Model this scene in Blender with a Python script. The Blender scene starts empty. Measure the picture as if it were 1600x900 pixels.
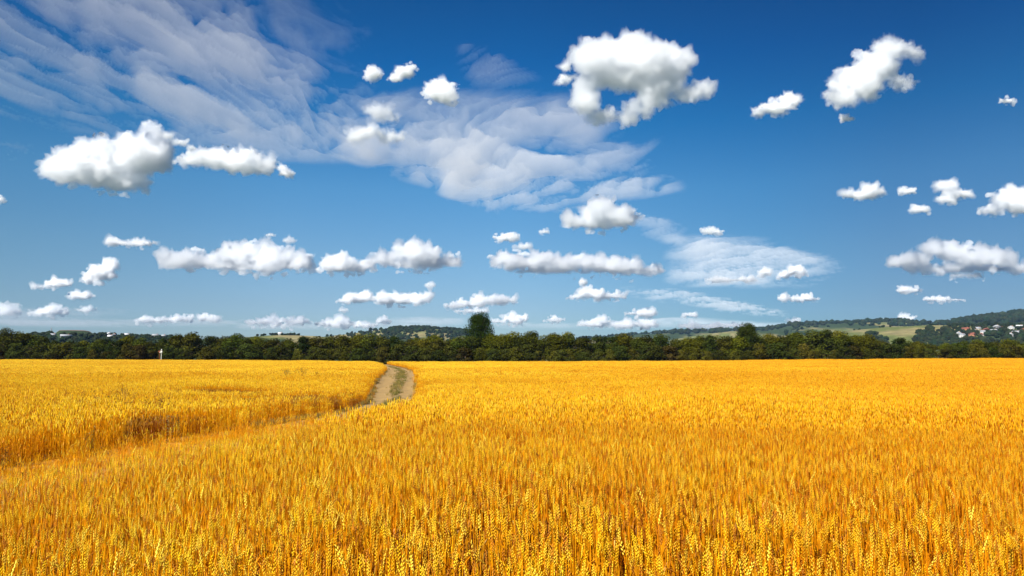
import bpy, bmesh, math, random
import numpy as np
from mathutils import Vector, Matrix

S = bpy.context.scene
EXPOSURE = 0.92
COL = S.collection
R = math.radians

# ------------------------------------------------------------------ camera
EYE = 2.4                                   # eye height over the field
FPX = 1140.0                                # focal length in pixels of the 1600 px wide photograph
HORIZ = 555.0
PITCH = math.atan((HORIZ - 450.0) / FPX)
cam_d = bpy.data.cameras.new('camera')
cam = bpy.data.objects.new('camera', cam_d)
COL.objects.link(cam)
cam_d.sensor_width = 36.0
cam_d.lens = 36.0 * FPX / 1600.0
cam_d.clip_start = 0.1
cam_d.clip_end = 400000.0
cam.location = (0, 0, EYE)
cam.rotation_euler = (R(90) + PITCH, 0, 0)
S.camera = cam

# ------------------------------------------------------------------ sky and sun
SUN_DIR = Vector((-0.55, -0.62, 0.72)).normalized()      # towards the sun: left of and behind the camera
SUN_EL = math.asin(SUN_DIR.z)
SUN_AZ = math.atan2(SUN_DIR.x, SUN_DIR.y)
w = bpy.data.worlds.new('World')
S.world = w
w.use_nodes = True
nt = w.node_tree
bg = nt.nodes['Background']
sky = nt.nodes.new('ShaderNodeTexSky')
sky.sky_type = 'NISHITA'
sky.sun_disc = False
sky.sun_elevation = SUN_EL
sky.sun_rotation = SUN_AZ
sky.altitude = 300
sky.air_density = 1.0
sky.dust_density = 0.6
sky.ozone_density = 2.5
hs = nt.nodes.new('ShaderNodeHueSaturation')
hs.inputs['Saturation'].default_value = 1.0
tc = nt.nodes.new('ShaderNodeTexCoord')
sx = nt.nodes.new('ShaderNodeSeparateXYZ')
nt.links.new(tc.outputs['Generated'], sx.inputs[0])
rp = nt.nodes.new('ShaderNodeValToRGB')                   # polarising filter: deeper blue higher up
nt.links.new(sx.outputs['Z'], rp.inputs[0])
def set_ramp(node, stops):
    el = node.color_ramp.elements
    while len(el) > 1:
        el.remove(el[-1])
    el[0].position = stops[0][0]
    el[0].color = (*stops[0][1], 1)
    for p, c in stops[1:]:
        e = el.new(p)
        e.color = (*c, 1)


set_ramp(rp, [(0.0, (0.42, 0.53, 0.66)), (0.065, (0.41, 0.52, 0.65)), (0.135, (0.37, 0.56, 0.68)), (0.221, (0.258, 0.58, 0.75)),
              (0.303, (0.062, 0.47, 0.73)), (0.38, (0.004, 0.345, 0.66)), (0.451, (0.002, 0.272, 0.55)), (0.7, (0.01, 0.22, 0.42)), (1.0, (0.02, 0.2, 0.38))])
rx = nt.nodes.new('ShaderNodeValToRGB')                   # and deeper 90 degrees away from the sun
mrx = nt.nodes.new('ShaderNodeMapRange')
mrx.inputs[1].default_value = -1.0
nt.links.new(sx.outputs['X'], mrx.inputs[0])
nt.links.new(mrx.outputs[0], rx.inputs[0])
set_ramp(rx, [(0.10, (0.75, 0.78, 0.78)), (0.22, (0.84, 0.87, 0.86)), (0.35, (1.06, 1.03, 1.02)), (0.50, (1.0, 1.0, 1.0)), (0.66, (0.55, 0.70, 0.76)),
              (0.73, (0.52, 0.58, 0.64)), (1.0, (0.5, 0.55, 0.6))])
mx0 = nt.nodes.new('ShaderNodeMix')
mx0.data_type = 'RGBA'
mx0.blend_type = 'MULTIPLY'
mx0.inputs[0].default_value = 1.0
nt.links.new(rp.outputs[0], mx0.inputs[6])
nt.links.new(rx.outputs[0], mx0.inputs[7])
mx = nt.nodes.new('ShaderNodeMix')
mx.data_type = 'RGBA'
mx.blend_type = 'MULTIPLY'
mx.inputs[0].default_value = 1.0
nt.links.new(sky.outputs[0], hs.inputs['Color'])
nt.links.new(hs.outputs[0], mx.inputs[6])
nt.links.new(mx0.outputs[2], mx.inputs[7])
nt.links.new(mx.outputs[2], bg.inputs[0])
bg.inputs[1].default_value = 0.0821

sd = bpy.data.lights.new('sun', 'SUN')
sd.energy = 5.0
sd.angle = R(0.5)
sd.color = (1.0, 0.955, 0.88)
so = bpy.data.objects.new('sun', sd)
COL.objects.link(so)
so.rotation_euler = SUN_DIR.to_track_quat('Z', 'Y').to_euler()
so.location = (0, 0, 500)

S.view_settings.view_transform = 'Standard'
S.view_settings.look = 'None'
S.view_settings.exposure = EXPOSURE
S.view_settings.gamma = 1.0
S.view_settings.use_curve_mapping = False
S.render.engine = 'CYCLES'
S.cycles.use_denoising = True
S.cycles.max_bounces = 36
S.cycles.volume_bounces = 30
S.cycles.diffuse_bounces = 3
S.cycles.transmission_bounces = 4
S.cycles.transparent_max_bounces = 12
S.cycles.sample_clamp_indirect = 10

# ------------------------------------------------------------------ helpers
CP, SP = math.cos(PITCH), math.sin(PITCH)


def ray(u, v):
    """world direction through photograph pixel (u, v), arrays welcome"""
    x = (np.asarray(u, float) - 800.0) / FPX
    y = (450.0 - np.asarray(v, float)) / FPX
    return x, CP - y * SP, SP + y * CP


def on_plane(u, v, z):
    x, y, zz = ray(u, v)
    t = (z - EYE) / zz
    return x * t, y * t


def tag(o, label=None, cat=None, group=None, kind=None):
    if label: o['label'] = label
    if cat: o['category'] = cat
    if group: o['group'] = group
    if kind: o['kind'] = kind
    return o


def smooth(a, b, x):
    t = np.clip((np.asarray(x, float) - a) / (b - a), 0, 1)
    return t * t * (3 - 2 * t)


def _h(ix, iy, iz, seed):
    n = (ix * 374761393 + iy * 668265263 + iz * 2147483647 + seed * 974634777) & 0xFFFFFFFF
    n = ((n ^ (n >> 13)) * 1274126177) & 0xFFFFFFFF
    n = ((n ^ (n >> 16)) * 2246822519) & 0xFFFFFFFF
    return ((n ^ (n >> 15)) & 0xFFFFFF) / float(0xFFFFFF)


def noise3(x, y, z, seed=0):
    x, y, z = (np.asarray(a, float) for a in np.broadcast_arrays(x, y, z))
    ix, iy, iz = (np.floor(a).astype(np.int64) for a in (x, y, z))
    fx, fy, fz = x - ix, y - iy, z - iz
    fx, fy, fz = (f * f * f * (f * (f * 6 - 15) + 10) for f in (fx, fy, fz))
    r = 0
    for dx in (0, 1):
        for dy in (0, 1):
            for dz in (0, 1):
                wt = (fx if dx else 1 - fx) * (fy if dy else 1 - fy) * (fz if dz else 1 - fz)
                r = r + wt * _h(ix + dx, iy + dy, iz + dz, seed)
    return r


def fbm(x, y, z=0.0, octaves=4, seed=0, gain=0.5):
    r, a, s = 0.0, 1.0, 0.0
    for k in range(octaves):
        r = r + a * noise3(np.asarray(x) * 2 ** k, np.asarray(y) * 2 ** k, np.asarray(z) * 2 ** k, seed + k * 17)
        s += a
        a *= gain
    return r / s


def mesh_np(name, verts, faces, mats=(), mat_idx=None, smooth_shade=False):
    """faces: (n, k) int array or list of such arrays"""
    me = bpy.data.meshes.new(name)
    if isinstance(faces, np.ndarray):
        faces = [faces]
    faces = [f for f in faces if len(f)]
    verts = np.asarray(verts, np.float32)
    me.vertices.add(len(verts))
    me.vertices.foreach_set('co', verts.ravel())
    nl = sum(f.size for f in faces)
    nf = sum(len(f) for f in faces)
    me.loops.add(nl)
    me.polygons.add(nf)
    me.loops.foreach_set('vertex_index', np.concatenate([f.ravel() for f in faces]).astype(np.int32))
    tot = np.concatenate([np.full(len(f), f.shape[1]) for f in faces])
    st = np.concatenate([[0], np.cumsum(tot)[:-1]])
    me.polygons.foreach_set('loop_start', st.astype(np.int32))
    if smooth_shade:
        me.polygons.foreach_set('use_smooth', np.ones(nf, bool))
    if mat_idx is not None:
        me.polygons.foreach_set('material_index', np.asarray(mat_idx, np.int32))
    me.update(calc_edges=True)
    me.validate()
    for m in mats:
        me.materials.append(m)
    return me


def link(name, me, parent=None):
    o = bpy.data.objects.new(name, me)
    COL.objects.link(o)
    if parent:
        o.parent = parent
    return o


def point_color(me, cols, name='tint'):
    a = me.color_attributes.new(name, 'FLOAT_COLOR', 'POINT')
    c = np.ones((len(me.vertices), 4), np.float32)
    c[:, :3] = cols
    a.data.foreach_set('color', c.ravel())


def new_mat(name):
    m = bpy.data.materials.new(name)
    m.use_nodes = True
    n = m.node_tree
    for x in list(n.nodes):
        n.nodes.remove(x)
    out = n.nodes.new('ShaderNodeOutputMaterial')
    return m, n, out


def N(n, kind, **kw):
    x = n.nodes.new('ShaderNode' + kind)
    for k, v in kw.items():
        setattr(x, k, v)
    return x


def simple_mat(name, col, rough=0.8, var=0.25, scale=0.7):
    """matte material with procedural unevenness of its colour"""
    m, n, out = new_mat(name)
    b = N(n, 'BsdfPrincipled')
    b.inputs['Roughness'].default_value = rough
    b.inputs['Specular IOR Level'].default_value = 0.2
    t = N(n, 'TexNoise')
    t.inputs['Scale'].default_value = scale
    t.inputs['Detail'].default_value = 5
    g = N(n, 'NewGeometry')
    n.links.new(g.outputs['Position'], t.inputs['Vector'])
    r = N(n, 'ValToRGB')
    r.color_ramp.elements[0].position = 0.3
    r.color_ramp.elements[1].position = 0.7
    r.color_ramp.elements[0].color = (*[c * (1 - var) for c in col], 1)
    r.color_ramp.elements[1].color = (*[min(1, c * (1 + var)) for c in col], 1)
    n.links.new(t.outputs[0], r.inputs[0])
    n.links.new(r.outputs[0], b.inputs['Base Color'])
    n.links.new(b.outputs[0], out.inputs[0])
    return m


# ------------------------------------------------------------------ terrain
RIDGES = [  # distance, half depth, [(photo column, pixels over the horizon)]
    (3600, 1000, [(-900, 30), (-100, 16), (300, 12), (700, 14), (900, 24), (1000, 32), (1040, 34), (1100, 36), (1200, 39), (1240, 45),
                  (1300, 47), (1400, 51), (1440, 48), (1480, 48), (1520, 54), (1560, 59), (1600, 64), (1700, 76), (2000, 95), (3000, 100)]),
    (1900, 420, [(1150, 12), (1250, 24), (1320, 37), (1380, 42), (1450, 45), (1500, 45), (1560, 44), (1650, 46), (1900, 50), (2600, 40)]),
    (2300, 450, [(420, 15), (480, 25), (540, 32), (580, 37), (602, 39), (625, 41), (660, 41), (700, 39), (730, 36), (780, 29), (860, 18), (940, 10)]),
    (1300, 260, [(-900, 20), (-200, 30), (0, 26), (60, 30), (86, 32), (94, 38), (138, 38), (147, 33), (200, 29), (270, 27), (330, 24), (400, 29), (430, 31), (465, 31),
                 (500, 29), (560, 20), (640, 10)]),
    (2800, 350, [(1040, 22), (1100, 32), (1140, 37), (1180, 38), (1220, 37), (1280, 30), (1340, 20)]),
]
PTS_L = np.array([(2, -10.8), (14.6, -10.6), (20.3, -9.8), (24.9, -8.6), (32, -7.6), (45, -8.7), (61, -11.4), (80, -14.4), (109, -18.8), (137, -23.6), (165, -29.5), (205, -38)])
PTS_R = np.array([(2, -7.6), (8.3, -6.9), (12.7, -5.9), (17.4, -4.9), (24, -4.4), (32, -4.3), (39, -5.2), (61, -8.0), (80, -10.3), (109, -14.6), (137, -19.8), (165, -26), (205, -35)])


def track_l(y): return np.interp(y, PTS_L[:, 0], PTS_L[:, 1])
def track_r(y): return np.interp(y, PTS_R[:, 0], PTS_R[:, 1])


def H(x, y):
    x = np.asarray(x, float)
    y = np.asarray(y, float)
    r = np.hypot(x, y)
    # gentle rolls of the field
    z = -0.42 * np.exp(-((y - 44 + 0.10 * x) / 15.0) ** 2) * smooth(-60, -10, x) * (1 - 0.5 * smooth(30, 90, x))
    z = z + 0.22 * smooth(60, 200, y) * np.exp(-((x + 110) / 60.0) ** 2)
    z = z + smooth(60, 205, y) * (0.62 * smooth(40, 150, x) - 0.35 * np.exp(-((x + 10) / 60.0) ** 2))
    z = z + 0.10 * (fbm(x / 16.0, y / 16.0, 0, 2, 5) - 0.5)
    z = z * (1 - smooth(230, 400, r))
    ang = np.arctan2(x, np.maximum(y, 1e-3))
    u = 800 + FPX * np.tan(np.clip(ang, -1.15, 1.15))
    front = smooth(1.45, 1.1, np.abs(np.arctan2(x, y)))
    hh = np.full(np.broadcast(x, y).shape, -2.0)
    for k, (D, W, prof) in enumerate(RIDGES):
        p = np.array(prof, float)
        e = np.interp(u, p[:, 0], p[:, 1])
        top = e / FPX * D * np.cos(np.arctan((np.clip(u, -600, 2200) - 800) / FPX)) + EYE
        n = (fbm(x / 300.0, y / 300.0, k * 7.3, 4, 40 + k) - 0.5)
        s = np.exp(-np.abs((r - D * (1 + 0.05 * n)) / W) ** 2.2)
        hh = np.maximum(hh, (top + n * 0.10 * top * smooth(0.2, 1, 1 - s)) * s)
    hh = hh * front - 2.0 * (1 - front)
    far = smooth(250, 600, r)
    z = z * (1 - far) + hh * far + (fbm(x / 60.0, y / 60.0, 0, 3, 9) - 0.5) * 2.0 * far
    return z


def land_colour(x, y):
    r = np.hypot(x, y)
    ang = np.arctan2(x, np.maximum(y, 1e-3))
    u = 800 + FPX * np.tan(np.clip(ang, -1.15, 1.15))
    n1 = fbm(x / 120.0, y / 260.0, 0, 4, 3)
    n2 = fbm(x / 45.0, y / 90.0, 0, 3, 13)
    straw = np.array((0.15, 0.07, 0.015))
    dark = np.array((0.028, 0.045, 0.016))
    grass = np.array((0.10, 0.115, 0.032))
    pale = np.array((0.20, 0.17, 0.075))
    wood = smooth(0.46, 0.52, n1)[..., None]
    mead = (grass + (pale - grass) * smooth(0.42, 0.62, n2)[..., None])
    c = mead * (1 - wood) + dark * wood
    # meadows on the right slope, woods on the far ridge
    slope = (smooth(1300, 1345, u) * (1 - smooth(1505, 1560, u)) * (np.abs(r - 1750) < 600))[..., None]
    c = c * (1 - slope) + mead * slope
    fr = smooth(2900, 3100, r)[..., None] * smooth(0.28, 0.36, n1)[..., None] * (1 - (smooth(560, 570, u) * (1 - smooth(700, 900, u))))[..., None]
    c = c * (1 - fr) + dark * fr
    red = (smooth(88, 93, u) * (1 - smooth(139, 145, u)) * (np.abs(r - 1290) < 60))[..., None]
    c = c * (1 - red) + np.array((0.20, 0.085, 0.055)) * red
    near = (1 - smooth(206, 209, y * 1.0))[..., None] * (1 - smooth(300, 330, r))[..., None]
    hedge = (1 - smooth(235, 260, r))[..., None]
    c = c * (1 - hedge) + np.array((0.035, 0.04, 0.014)) * hedge
    c = c * (1 - near) + straw * near
    return c


def build_ground():
    rr = np.concatenate([[0.0], np.geomspace(1.5, 260, 120), np.geomspace(268, 6500, 200)])
    nth = 900
    th = np.linspace(-math.pi, math.pi, nth, endpoint=False)
    # finer in front
    th = th - 0.62 * np.sin(th)
    th = np.sort(th)
    RR, TH = np.meshgrid(rr[1:], th, indexing='ij')
    X, Y = RR * np.sin(TH), RR * np.cos(TH)
    Z = H(X, Y)
    v = np.stack([X, Y, Z], -1).reshape(-1, 3)
    c = land_colour(X, Y).reshape(-1, 3)
    v = np.vstack([v, [0, 0, float(H(0., 0.))]])
    c = np.vstack([c, [0.33, 0.165, 0.03]])
    nr = len(rr) - 1
    i, j = np.meshgrid(np.arange(nr - 1), np.arange(nth), indexing='ij')
    j2 = (j + 1) % nth
    q = np.stack([i * nth + j, i * nth + j2, (i + 1) * nth + j2, (i + 1) * nth + j], -1).reshape(-1, 4)[:, ::-1]
    j = np.arange(nth)
    t = np.stack([np.full(nth, nr * nth), (j + 1) % nth, j], -1)[:, ::-1]
    m, n, out = new_mat('soil and meadow')
    b = N(n, 'BsdfPrincipled')
    b.inputs['Roughness'].default_value = 0.95
    b.inputs['Specular IOR Level'].default_value = 0.1
    a = N(n, 'VertexColor', layer_name='tint')
    g = N(n, 'NewGeometry')
    t1 = N(n, 'TexNoise')
    t1.inputs['Scale'].default_value = 0.05
    t1.inputs['Detail'].default_value = 9
    t1.inputs['Roughness'].default_value = 0.7
    n.links.new(g.outputs['Position'], t1.inputs['Vector'])
    mr = N(n, 'MapRange')
    mr.inputs[1].default_value = 0.3
    mr.inputs[2].default_value = 0.7
    mr.inputs[3].default_value = 0.6
    mr.inputs[4].default_value = 1.4
    n.links.new(t1.outputs[0], mr.inputs[0])
    mm = N(n, 'Mix', data_type='RGBA', blend_type='MULTIPLY')
    mm.inputs[0].default_value = 1
    n.links.new(a.outputs[0], mm.inputs[6])
    n.links.new(mr.outputs[0], mm.inputs[7])
    n.links.new(mm.outputs[2], b.inputs['Base Color'])
    n.links.new(b.outputs[0], out.inputs[0])
    me = mesh_np('ground', v, [t, q], [m], smooth_shade=True)
    point_color(me, c)
    tag(link('ground', me), kind='structure', label='gently rolling ground under the wheat, rising to low hills far off')


build_ground()


# ------------------------------------------------------------------ dirt track
def build_path():
    ys = np.concatenate([np.arange(2, 60, 0.5), np.arange(60, 207, 1.5)])
    ss = np.linspace(0, 1, 25)
    Yg, Sg = np.meshgrid(ys, ss, indexing='ij')
    wob = (fbm(Yg / 3.0, Sg * 0 + 3.1, 0, 3, 71) - 0.5) * 0.5
    L = track_l(Yg) - 0.4 + wob
    Rr = track_r(Yg) + 0.25 + wob
    X = L + (Rr - L) * Sg
    prof = -0.05 * (np.exp(-((Sg - 0.27) / 0.12) ** 2) + np.exp(-((Sg - 0.80) / 0.10) ** 2)) + 0.03 * np.exp(-((Sg - 0.55) / 0.1) ** 2)
    Z = H(X, Yg) + 0.07 + prof + 0.025 * (fbm(X * 2, Yg * 2, 0, 3, 8) - 0.5) - 0.10 * (np.abs(Sg - 0.5) > 0.49)
    v = np.stack([X, Yg, Z], -1).reshape(-1, 3)
    a, b = Yg.shape
    i, j = np.meshgrid(np.arange(a - 1), np.arange(b - 1), indexing='ij')
    q = np.stack([i * b + j, i * b + j + 1, (i + 1) * b + j + 1, (i + 1) * b + j], -1).reshape(-1, 4)
    nz = fbm(X * 1.7, Yg * 0.6, 0, 4, 21)
    sand = np.array((0.29, 0.18, 0.055))
    earth = np.array((0.25, 0.15, 0.05))
    green = np.array((0.21, 0.14, 0.045))
    straw = np.array((0.40, 0.19, 0.02))
    rut = np.maximum(np.exp(-((Sg - 0.25) / 0.22) ** 4), np.exp(-((Sg - 0.80) / 0.14) ** 4))
    rut = smooth(0.30, 0.55, rut + (nz - 0.5) * 0.5)[..., None]
    mid = np.exp(-((Sg - 0.57) / 0.10) ** 2)[..., None]
    base = earth * (1 - mid) + green * mid
    c = base * (1 - rut) + sand * rut * (0.8 + 0.4 * nz[..., None])
    near = (1 - smooth(24, 29, Yg + (nz - 0.5) * 6))[..., None]
    c = c * (1 - near) + straw * near * (0.6 + 0.8 * nz[..., None])
    m, n, out = new_mat('dusty earth')
    bs = N(n, 'BsdfPrincipled')
    bs.inputs['Roughness'].default_value = 0.95
    at = N(n, 'VertexColor', layer_name='tint')
    g = N(n, 'NewGeometry')
    t1 = N(n, 'TexNoise')
    t1.inputs['Scale'].default_value = 3.0
    t1.inputs['Detail'].default_value = 8
    t1.inputs['Roughness'].default_value = 0.75
    n.links.new(g.outputs['Position'], t1.inputs['Vector'])
    mr = N(n, 'MapRange')
    for k, val in zip((1, 2, 3, 4), (0.3, 0.7, 0.7, 1.25)):
        mr.inputs[k].default_value = val
    n.links.new(t1.outputs[0], mr.inputs[0])
    mm = N(n, 'Mix', data_type='RGBA', blend_type='MULTIPLY')
    mm.inputs[0].default_value = 1
    n.links.new(at.outputs[0], mm.inputs[6])
    n.links.new(mr.outputs[0], mm.inputs[7])
    n.links.new(mm.outputs[2], bs.inputs['Base Color'])
    bp = N(n, 'Bump')
    bp.inputs['Strength'].default_value = 0.6
    bp.inputs['Distance'].default_value = 0.05
    n.links.new(t1.outputs[0], bp.inputs['Height'])
    n.links.new(bp.outputs[0], bs.inputs['Normal'])
    n.links.new(bs.outputs[0], out.inputs[0])
    me = mesh_np('path', v, q, [m], smooth_shade=True)
    point_color(me, c.reshape(-1, 3))
    tag(link('path', me), kind='structure', label='dusty farm track with two wheel ruts bending away through the wheat')


build_path()


# ------------------------------------------------------------------ wheat
def plant_material(name, transl=0.10, patch=True):
    m, n, out = new_mat(name)
    at = N(n, 'VertexColor', layer_name='tint')
    col = at.outputs[0]
    if patch:
        g = N(n, 'NewGeometry')
        t1 = N(n, 'TexNoise')
        t1.inputs['Scale'].default_value = 0.09
        t1.inputs['Detail'].default_value = 4
        mp = N(n, 'Mapping')
        mp.inputs['Scale'].default_value = (0.5, 1, 0.3)
        n.links.new(g.outputs['Position'], mp.inputs[0])
        n.links.new(mp.outputs[0], t1.inputs['Vector'])
        t2 = N(n, 'TexNoise')
        t2.inputs['Scale'].default_value = 1.1
        t2.inputs['Detail'].default_value = 3
        n.links.new(g.outputs['Position'], t2.inputs['Vector'])
        ad = N(n, 'Math', operation='ADD')
        n.links.new(t1.outputs[0], ad.inputs[0])
        n.links.new(t2.outputs[0], ad.inputs[1])
        # the crop is riper and more orange towards the right of the field
        sxx = N(n, 'SeparateXYZ')
        n.links.new(g.outputs['Position'], sxx.inputs[0])
        dv = N(n, 'Math', operation='DIVIDE')
        ay = N(n, 'Math', operation='ADD')
        ay.inputs[1].default_value = 20
        n.links.new(sxx.outputs['Y'], ay.inputs[0])
        n.links.new(sxx.outputs['X'], dv.inputs[0])
        n.links.new(ay.outputs[0], dv.inputs[1])
        mr0 = N(n, 'MapRange')
        for k, val in zip((1, 2, 3, 4), (-0.1, 0.65, 0.0, 0.52)):
            mr0.inputs[k].default_value = val
        n.links.new(dv.outputs[0], mr0.inputs[0])
        sb = N(n, 'Math', operation='ADD')
        n.links.new(ad.outputs[0], sb.inputs[0])
        n.links.new(mr0.outputs[0], sb.inputs[1])
        rp_ = N(n, 'ValToRGB')
        rp_.color_ramp.elements[0].position = 0.36
        rp_.color_ramp.elements[1].position = 0.62
        rp_.color_ramp.elements[0].color = (1.02, 1.05, 1.0, 1)
        rp_.color_ramp.elements[1].color = (0.82, 0.60, 0.35, 1)
        hf = N(n, 'Math', operation='MULTIPLY')
        hf.inputs[1].default_value = 0.5
        n.links.new(sb.outputs[0], hf.inputs[0])
        n.links.new(hf.outputs[0], rp_.inputs[0])
        mm = N(n, 'Mix', data_type='RGBA', blend_type='MULTIPLY')
        mm.inputs[0].default_value = 1
        n.links.new(col, mm.inputs[6])
        n.links.new(rp_.outputs[0], mm.inputs[7])
        col = mm.outputs[2]
    d = N(n, 'BsdfDiffuse')
    t = N(n, 'BsdfTranslucent')
    n.links.new(col, d.inputs[0])
    n.links.new(col, t.inputs[0])
    mix = N(n, 'MixShader')
    mix.inputs[0].default_value = transl
    n.links.new(d.outputs[0], mix.inputs[1])
    n.links.new(t.outputs[0], mix.inputs[2])
    gl = N(n, 'BsdfGlossy')
    gl.inputs['Roughness'].default_value = 0.45
    gl.inputs['Color'].default_value = (1, 0.85, 0.55, 1)
    m2 = N(n, 'MixShader')
    m2.inputs[0].default_value = 0.02
    n.links.new(mix.outputs[0], m2.inputs[1])
    n.links.new(gl.outputs[0], m2.inputs[2])
    n.links.new(m2.outputs[0], out.inputs[0])
    return m


MAT_WHEAT = plant_material('ripe wheat straw')
HEAD_C = np.array((0.97, 0.615, 0.008))
HEAD_PALE = np.array((0.97, 0.71, 0.07))
STEM_C = np.array((0.97, 0.50, 0.006))
LEAF_C = np.array((0.66, 0.27, 0.008))


class Acc:
    def __init__(s):
        s.v, s.t, s.c = [], [], []
        s.n = 0

    def add(s, v, t, c):
        v = np.asarray(v, float)
        s.v.append(v)
        s.t.append(np.asarray(t, int) + s.n)
        s.c.append(np.broadcast_to(np.asarray(c, float), v.shape))
        s.n += len(v)

    def mesh(s, name, mat):
        me = mesh_np(name, np.vstack(s.v), np.vstack(s.t), [mat])
        point_color(me, np.vstack(s.c))
        return me


def tube(acc, pts, rads, col, sides=3, rng=random):
    pts = np.asarray(pts, float)
    k = len(pts)
    a0 = rng.random() * 6.28
    ang = a0 + np.arange(sides) * 2 * math.pi / sides
    d = pts[-1] - pts[0]
    d /= np.linalg.norm(d) + 1e-9
    e1 = np.cross(d, (0.3, 0.9, 0.1))
    e1 /= np.linalg.norm(e1)
    e2 = np.cross(d, e1)
    ring = np.cos(ang)[:, None] * e1 + np.sin(ang)[:, None] * e2
    v = (pts[:, None, :] + ring[None] * np.asarray(rads, float)[:, None, None]).reshape(-1, 3)
    t = []
    for i in range(k - 1):
        for j in range(sides):
            j2 = (j + 1) % sides
            a, b, c, dd = i * sides + j, i * sides + j2, (i + 1) * sides + j2, (i + 1) * sides + j
            t += [(a, b, c), (a, c, dd)]
    acc.add(v, t, col)


OCT_T = np.array([(0, 1, 2), (0, 2, 3), (0, 3, 4), (0, 4, 1), (5, 2, 1), (5, 3, 2), (5, 4, 3), (5, 1, 4)])


def wheat_plant(acc, x, y, lod, rng, scale=1.0, hs=1.0):
    h = rng.gauss(0.84, 0.075) * scale * hs
    if rng.random() < 0.12:
        h *= rng.uniform(0.72, 0.9)
    az = rng.gauss(0.2, 1.4)
    lean = abs(rng.gauss(0, 0.035)) + 0.01
    if rng.random() < 0.05:
        lean += rng.uniform(0.05, 0.3)
    dx, dy = math.cos(az) * lean * h, math.sin(az) * lean * h
    k = 4 if lod == 0 else (2 if lod == 1 else 1)
    ts = np.linspace(0, 1, k + 1)
    P = np.stack([x + dx * ts ** 2, y + dy * ts ** 2, h * ts], 1)
    tone = 0.42 + 0.62 * rng.random() ** 0.7
    warm = rng.random()
    sc = STEM_C * tone * np.array((1, 1 - 0.22 * warm, 1 - 0.4 * warm))
    hc = (HEAD_C + (HEAD_PALE - HEAD_C) * max(0, rng.gauss(0.3, 0.5))) * (0.60 + 0.48 * rng.random() ** 0.6)
    hc = np.minimum(hc, 0.97)
    if rng.random() < 0.16:
        hc = np.array((0.55, 0.22, 0.02)) * rng.uniform(0.6, 1.1)
    fat = (1.2, 1.45, 2.3)[lod]
    rs = 0.0026 * fat
    # stem
    if lod < 2:
        tube(acc, P, np.linspace(rs * 1.25, rs * 0.8, k + 1), sc, 3, rng)
    else:
        tube(acc, np.array([P[0] * (1, 1, 0) + (0, 0, 0.35), P[1]]), [rs, rs], sc, 3, rng)
    # head, nodding a little
    d = P[-1] - P[-2]
    d /= np.linalg.norm(d)
    nod = rng.uniform(0.0, 0.25) if rng.random() < 0.85 else rng.uniform(0.3, 0.9)
    d2 = np.array((d[0] + math.cos(az) * nod, d[1] + math.sin(az) * nod, d[2]))
    d2 /= np.linalg.norm(d2)
    L = rng.uniform(0.080, 0.122) * (1, 1.05, 1.25)[lod]
    wd = rng.uniform(0.0062, 0.0086) * (1, 1.15, 1.9)[lod]
    s = np.array((-math.sin(az), math.cos(az), 0.0))
    a2 = rng.uniform(0, 3.14)
    s = s * math.cos(a2) + np.cross(d2, s) * math.sin(a2)
    f = np.cross(d2, s)
    if lod == 0:
        nsp = 9
        for i in range(nsp):
            tt = (i + 0.5) / nsp
            bend = d + (d2 - d) * min(1, tt * 1.6)
            bend /= np.linalg.norm(bend)
            side = 1 if i % 2 else -1
            r = wd * (0.75 + 0.5 * math.sin(tt * 2.9)) * (1.05 - 0.35 * tt)
            c = P[-1] + bend * L * tt + s * side * r * 0.55
            up = bend + s * side * 0.42
            up /= np.linalg.norm(up)
            hl = L / nsp * 0.95
            v = np.array([c - up * hl, c + s * r * 0.75, c + f * r * 0.75, c - s * r * 0.75, c - f * r * 0.75, c + up * hl * 1.15])
            acc.add(v, OCT_T, hc * rng.uniform(0.78, 1.1))
            if rng.random() < 0.45:          # short awn
                tip = c + up * (hl + rng.uniform(0.012, 0.035)) + s * side * 0.004
                acc.add([c + f * 0.0008, c - f * 0.0008, tip], [(0, 1, 2)], hc * 1.02)
    elif lod == 1:
        m1 = P[-1] + d * L * 0.35
        m2 = P[-1] + (d + d2) * 0.5 * L * 0.75
        tube(acc, np.array([P[-1], m1, m2, P[-1] + (d * 0.4 + d2 * 0.6) * L]), [wd * 0.4, wd * 1.05, wd * 0.9, wd * 0.1], hc, 4, rng)
    else:
        m1 = P[-1] + (d + d2) * 0.5 * L * 0.5
        v = np.array([P[-1], m1 + s * wd, m1 + f * wd, m1 - s * wd, m1 - f * wd, P[-1] + (d + d2) * 0.5 * L])
        acc.add(v, OCT_T, hc)
    # dry leaves
    for _ in range((rng.choice((1, 1, 2, 2)), rng.choice((0, 1, 1)), 0)[lod]):
        z0 = rng.uniform(0.15, 0.75) * h
        t0 = z0 / h
        b = np.array((x + dx * t0 ** 2, y + dy * t0 ** 2, z0))
        la = rng.uniform(0, 6.28)
        ll = rng.uniform(0.12, 0.26)
        o = np.array((math.cos(la), math.sin(la), 0))
        pr = np.array((-math.sin(la), math.cos(la), 0))
        up0 = rng.uniform(0.9, 2.6)
        wl = 0.0045 * fat
        pts = [b]
        dirv = o * 0.45 + np.array((0, 0, up0 * 0.7))
        for q in range(3):
            dirv = dirv / np.linalg.norm(dirv)
            pts.append(pts[-1] + dirv * ll / 3)
            dirv = dirv + np.array((0, 0, -rng.uniform(0.1, 0.9))) + pr * rng.uniform(-.3, .3)
        pts = np.array(pts)
        wds = [wl * 0.8, wl, wl * 0.7]
        v = []
        for q in range(3):
            v += [pts[q] - pr * wds[q], pts[q] + pr * wds[q]]
        v.append(pts[3])
        acc.add(v, [(0, 1, 3), (0, 3, 2), (2, 3, 5), (2, 5, 4), (4, 5, 6)], LEAF_C * rng.uniform(0.6, 1.35))


rng = random.Random(11)
protos = bpy.data.collections.new('wheat clumps')


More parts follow.
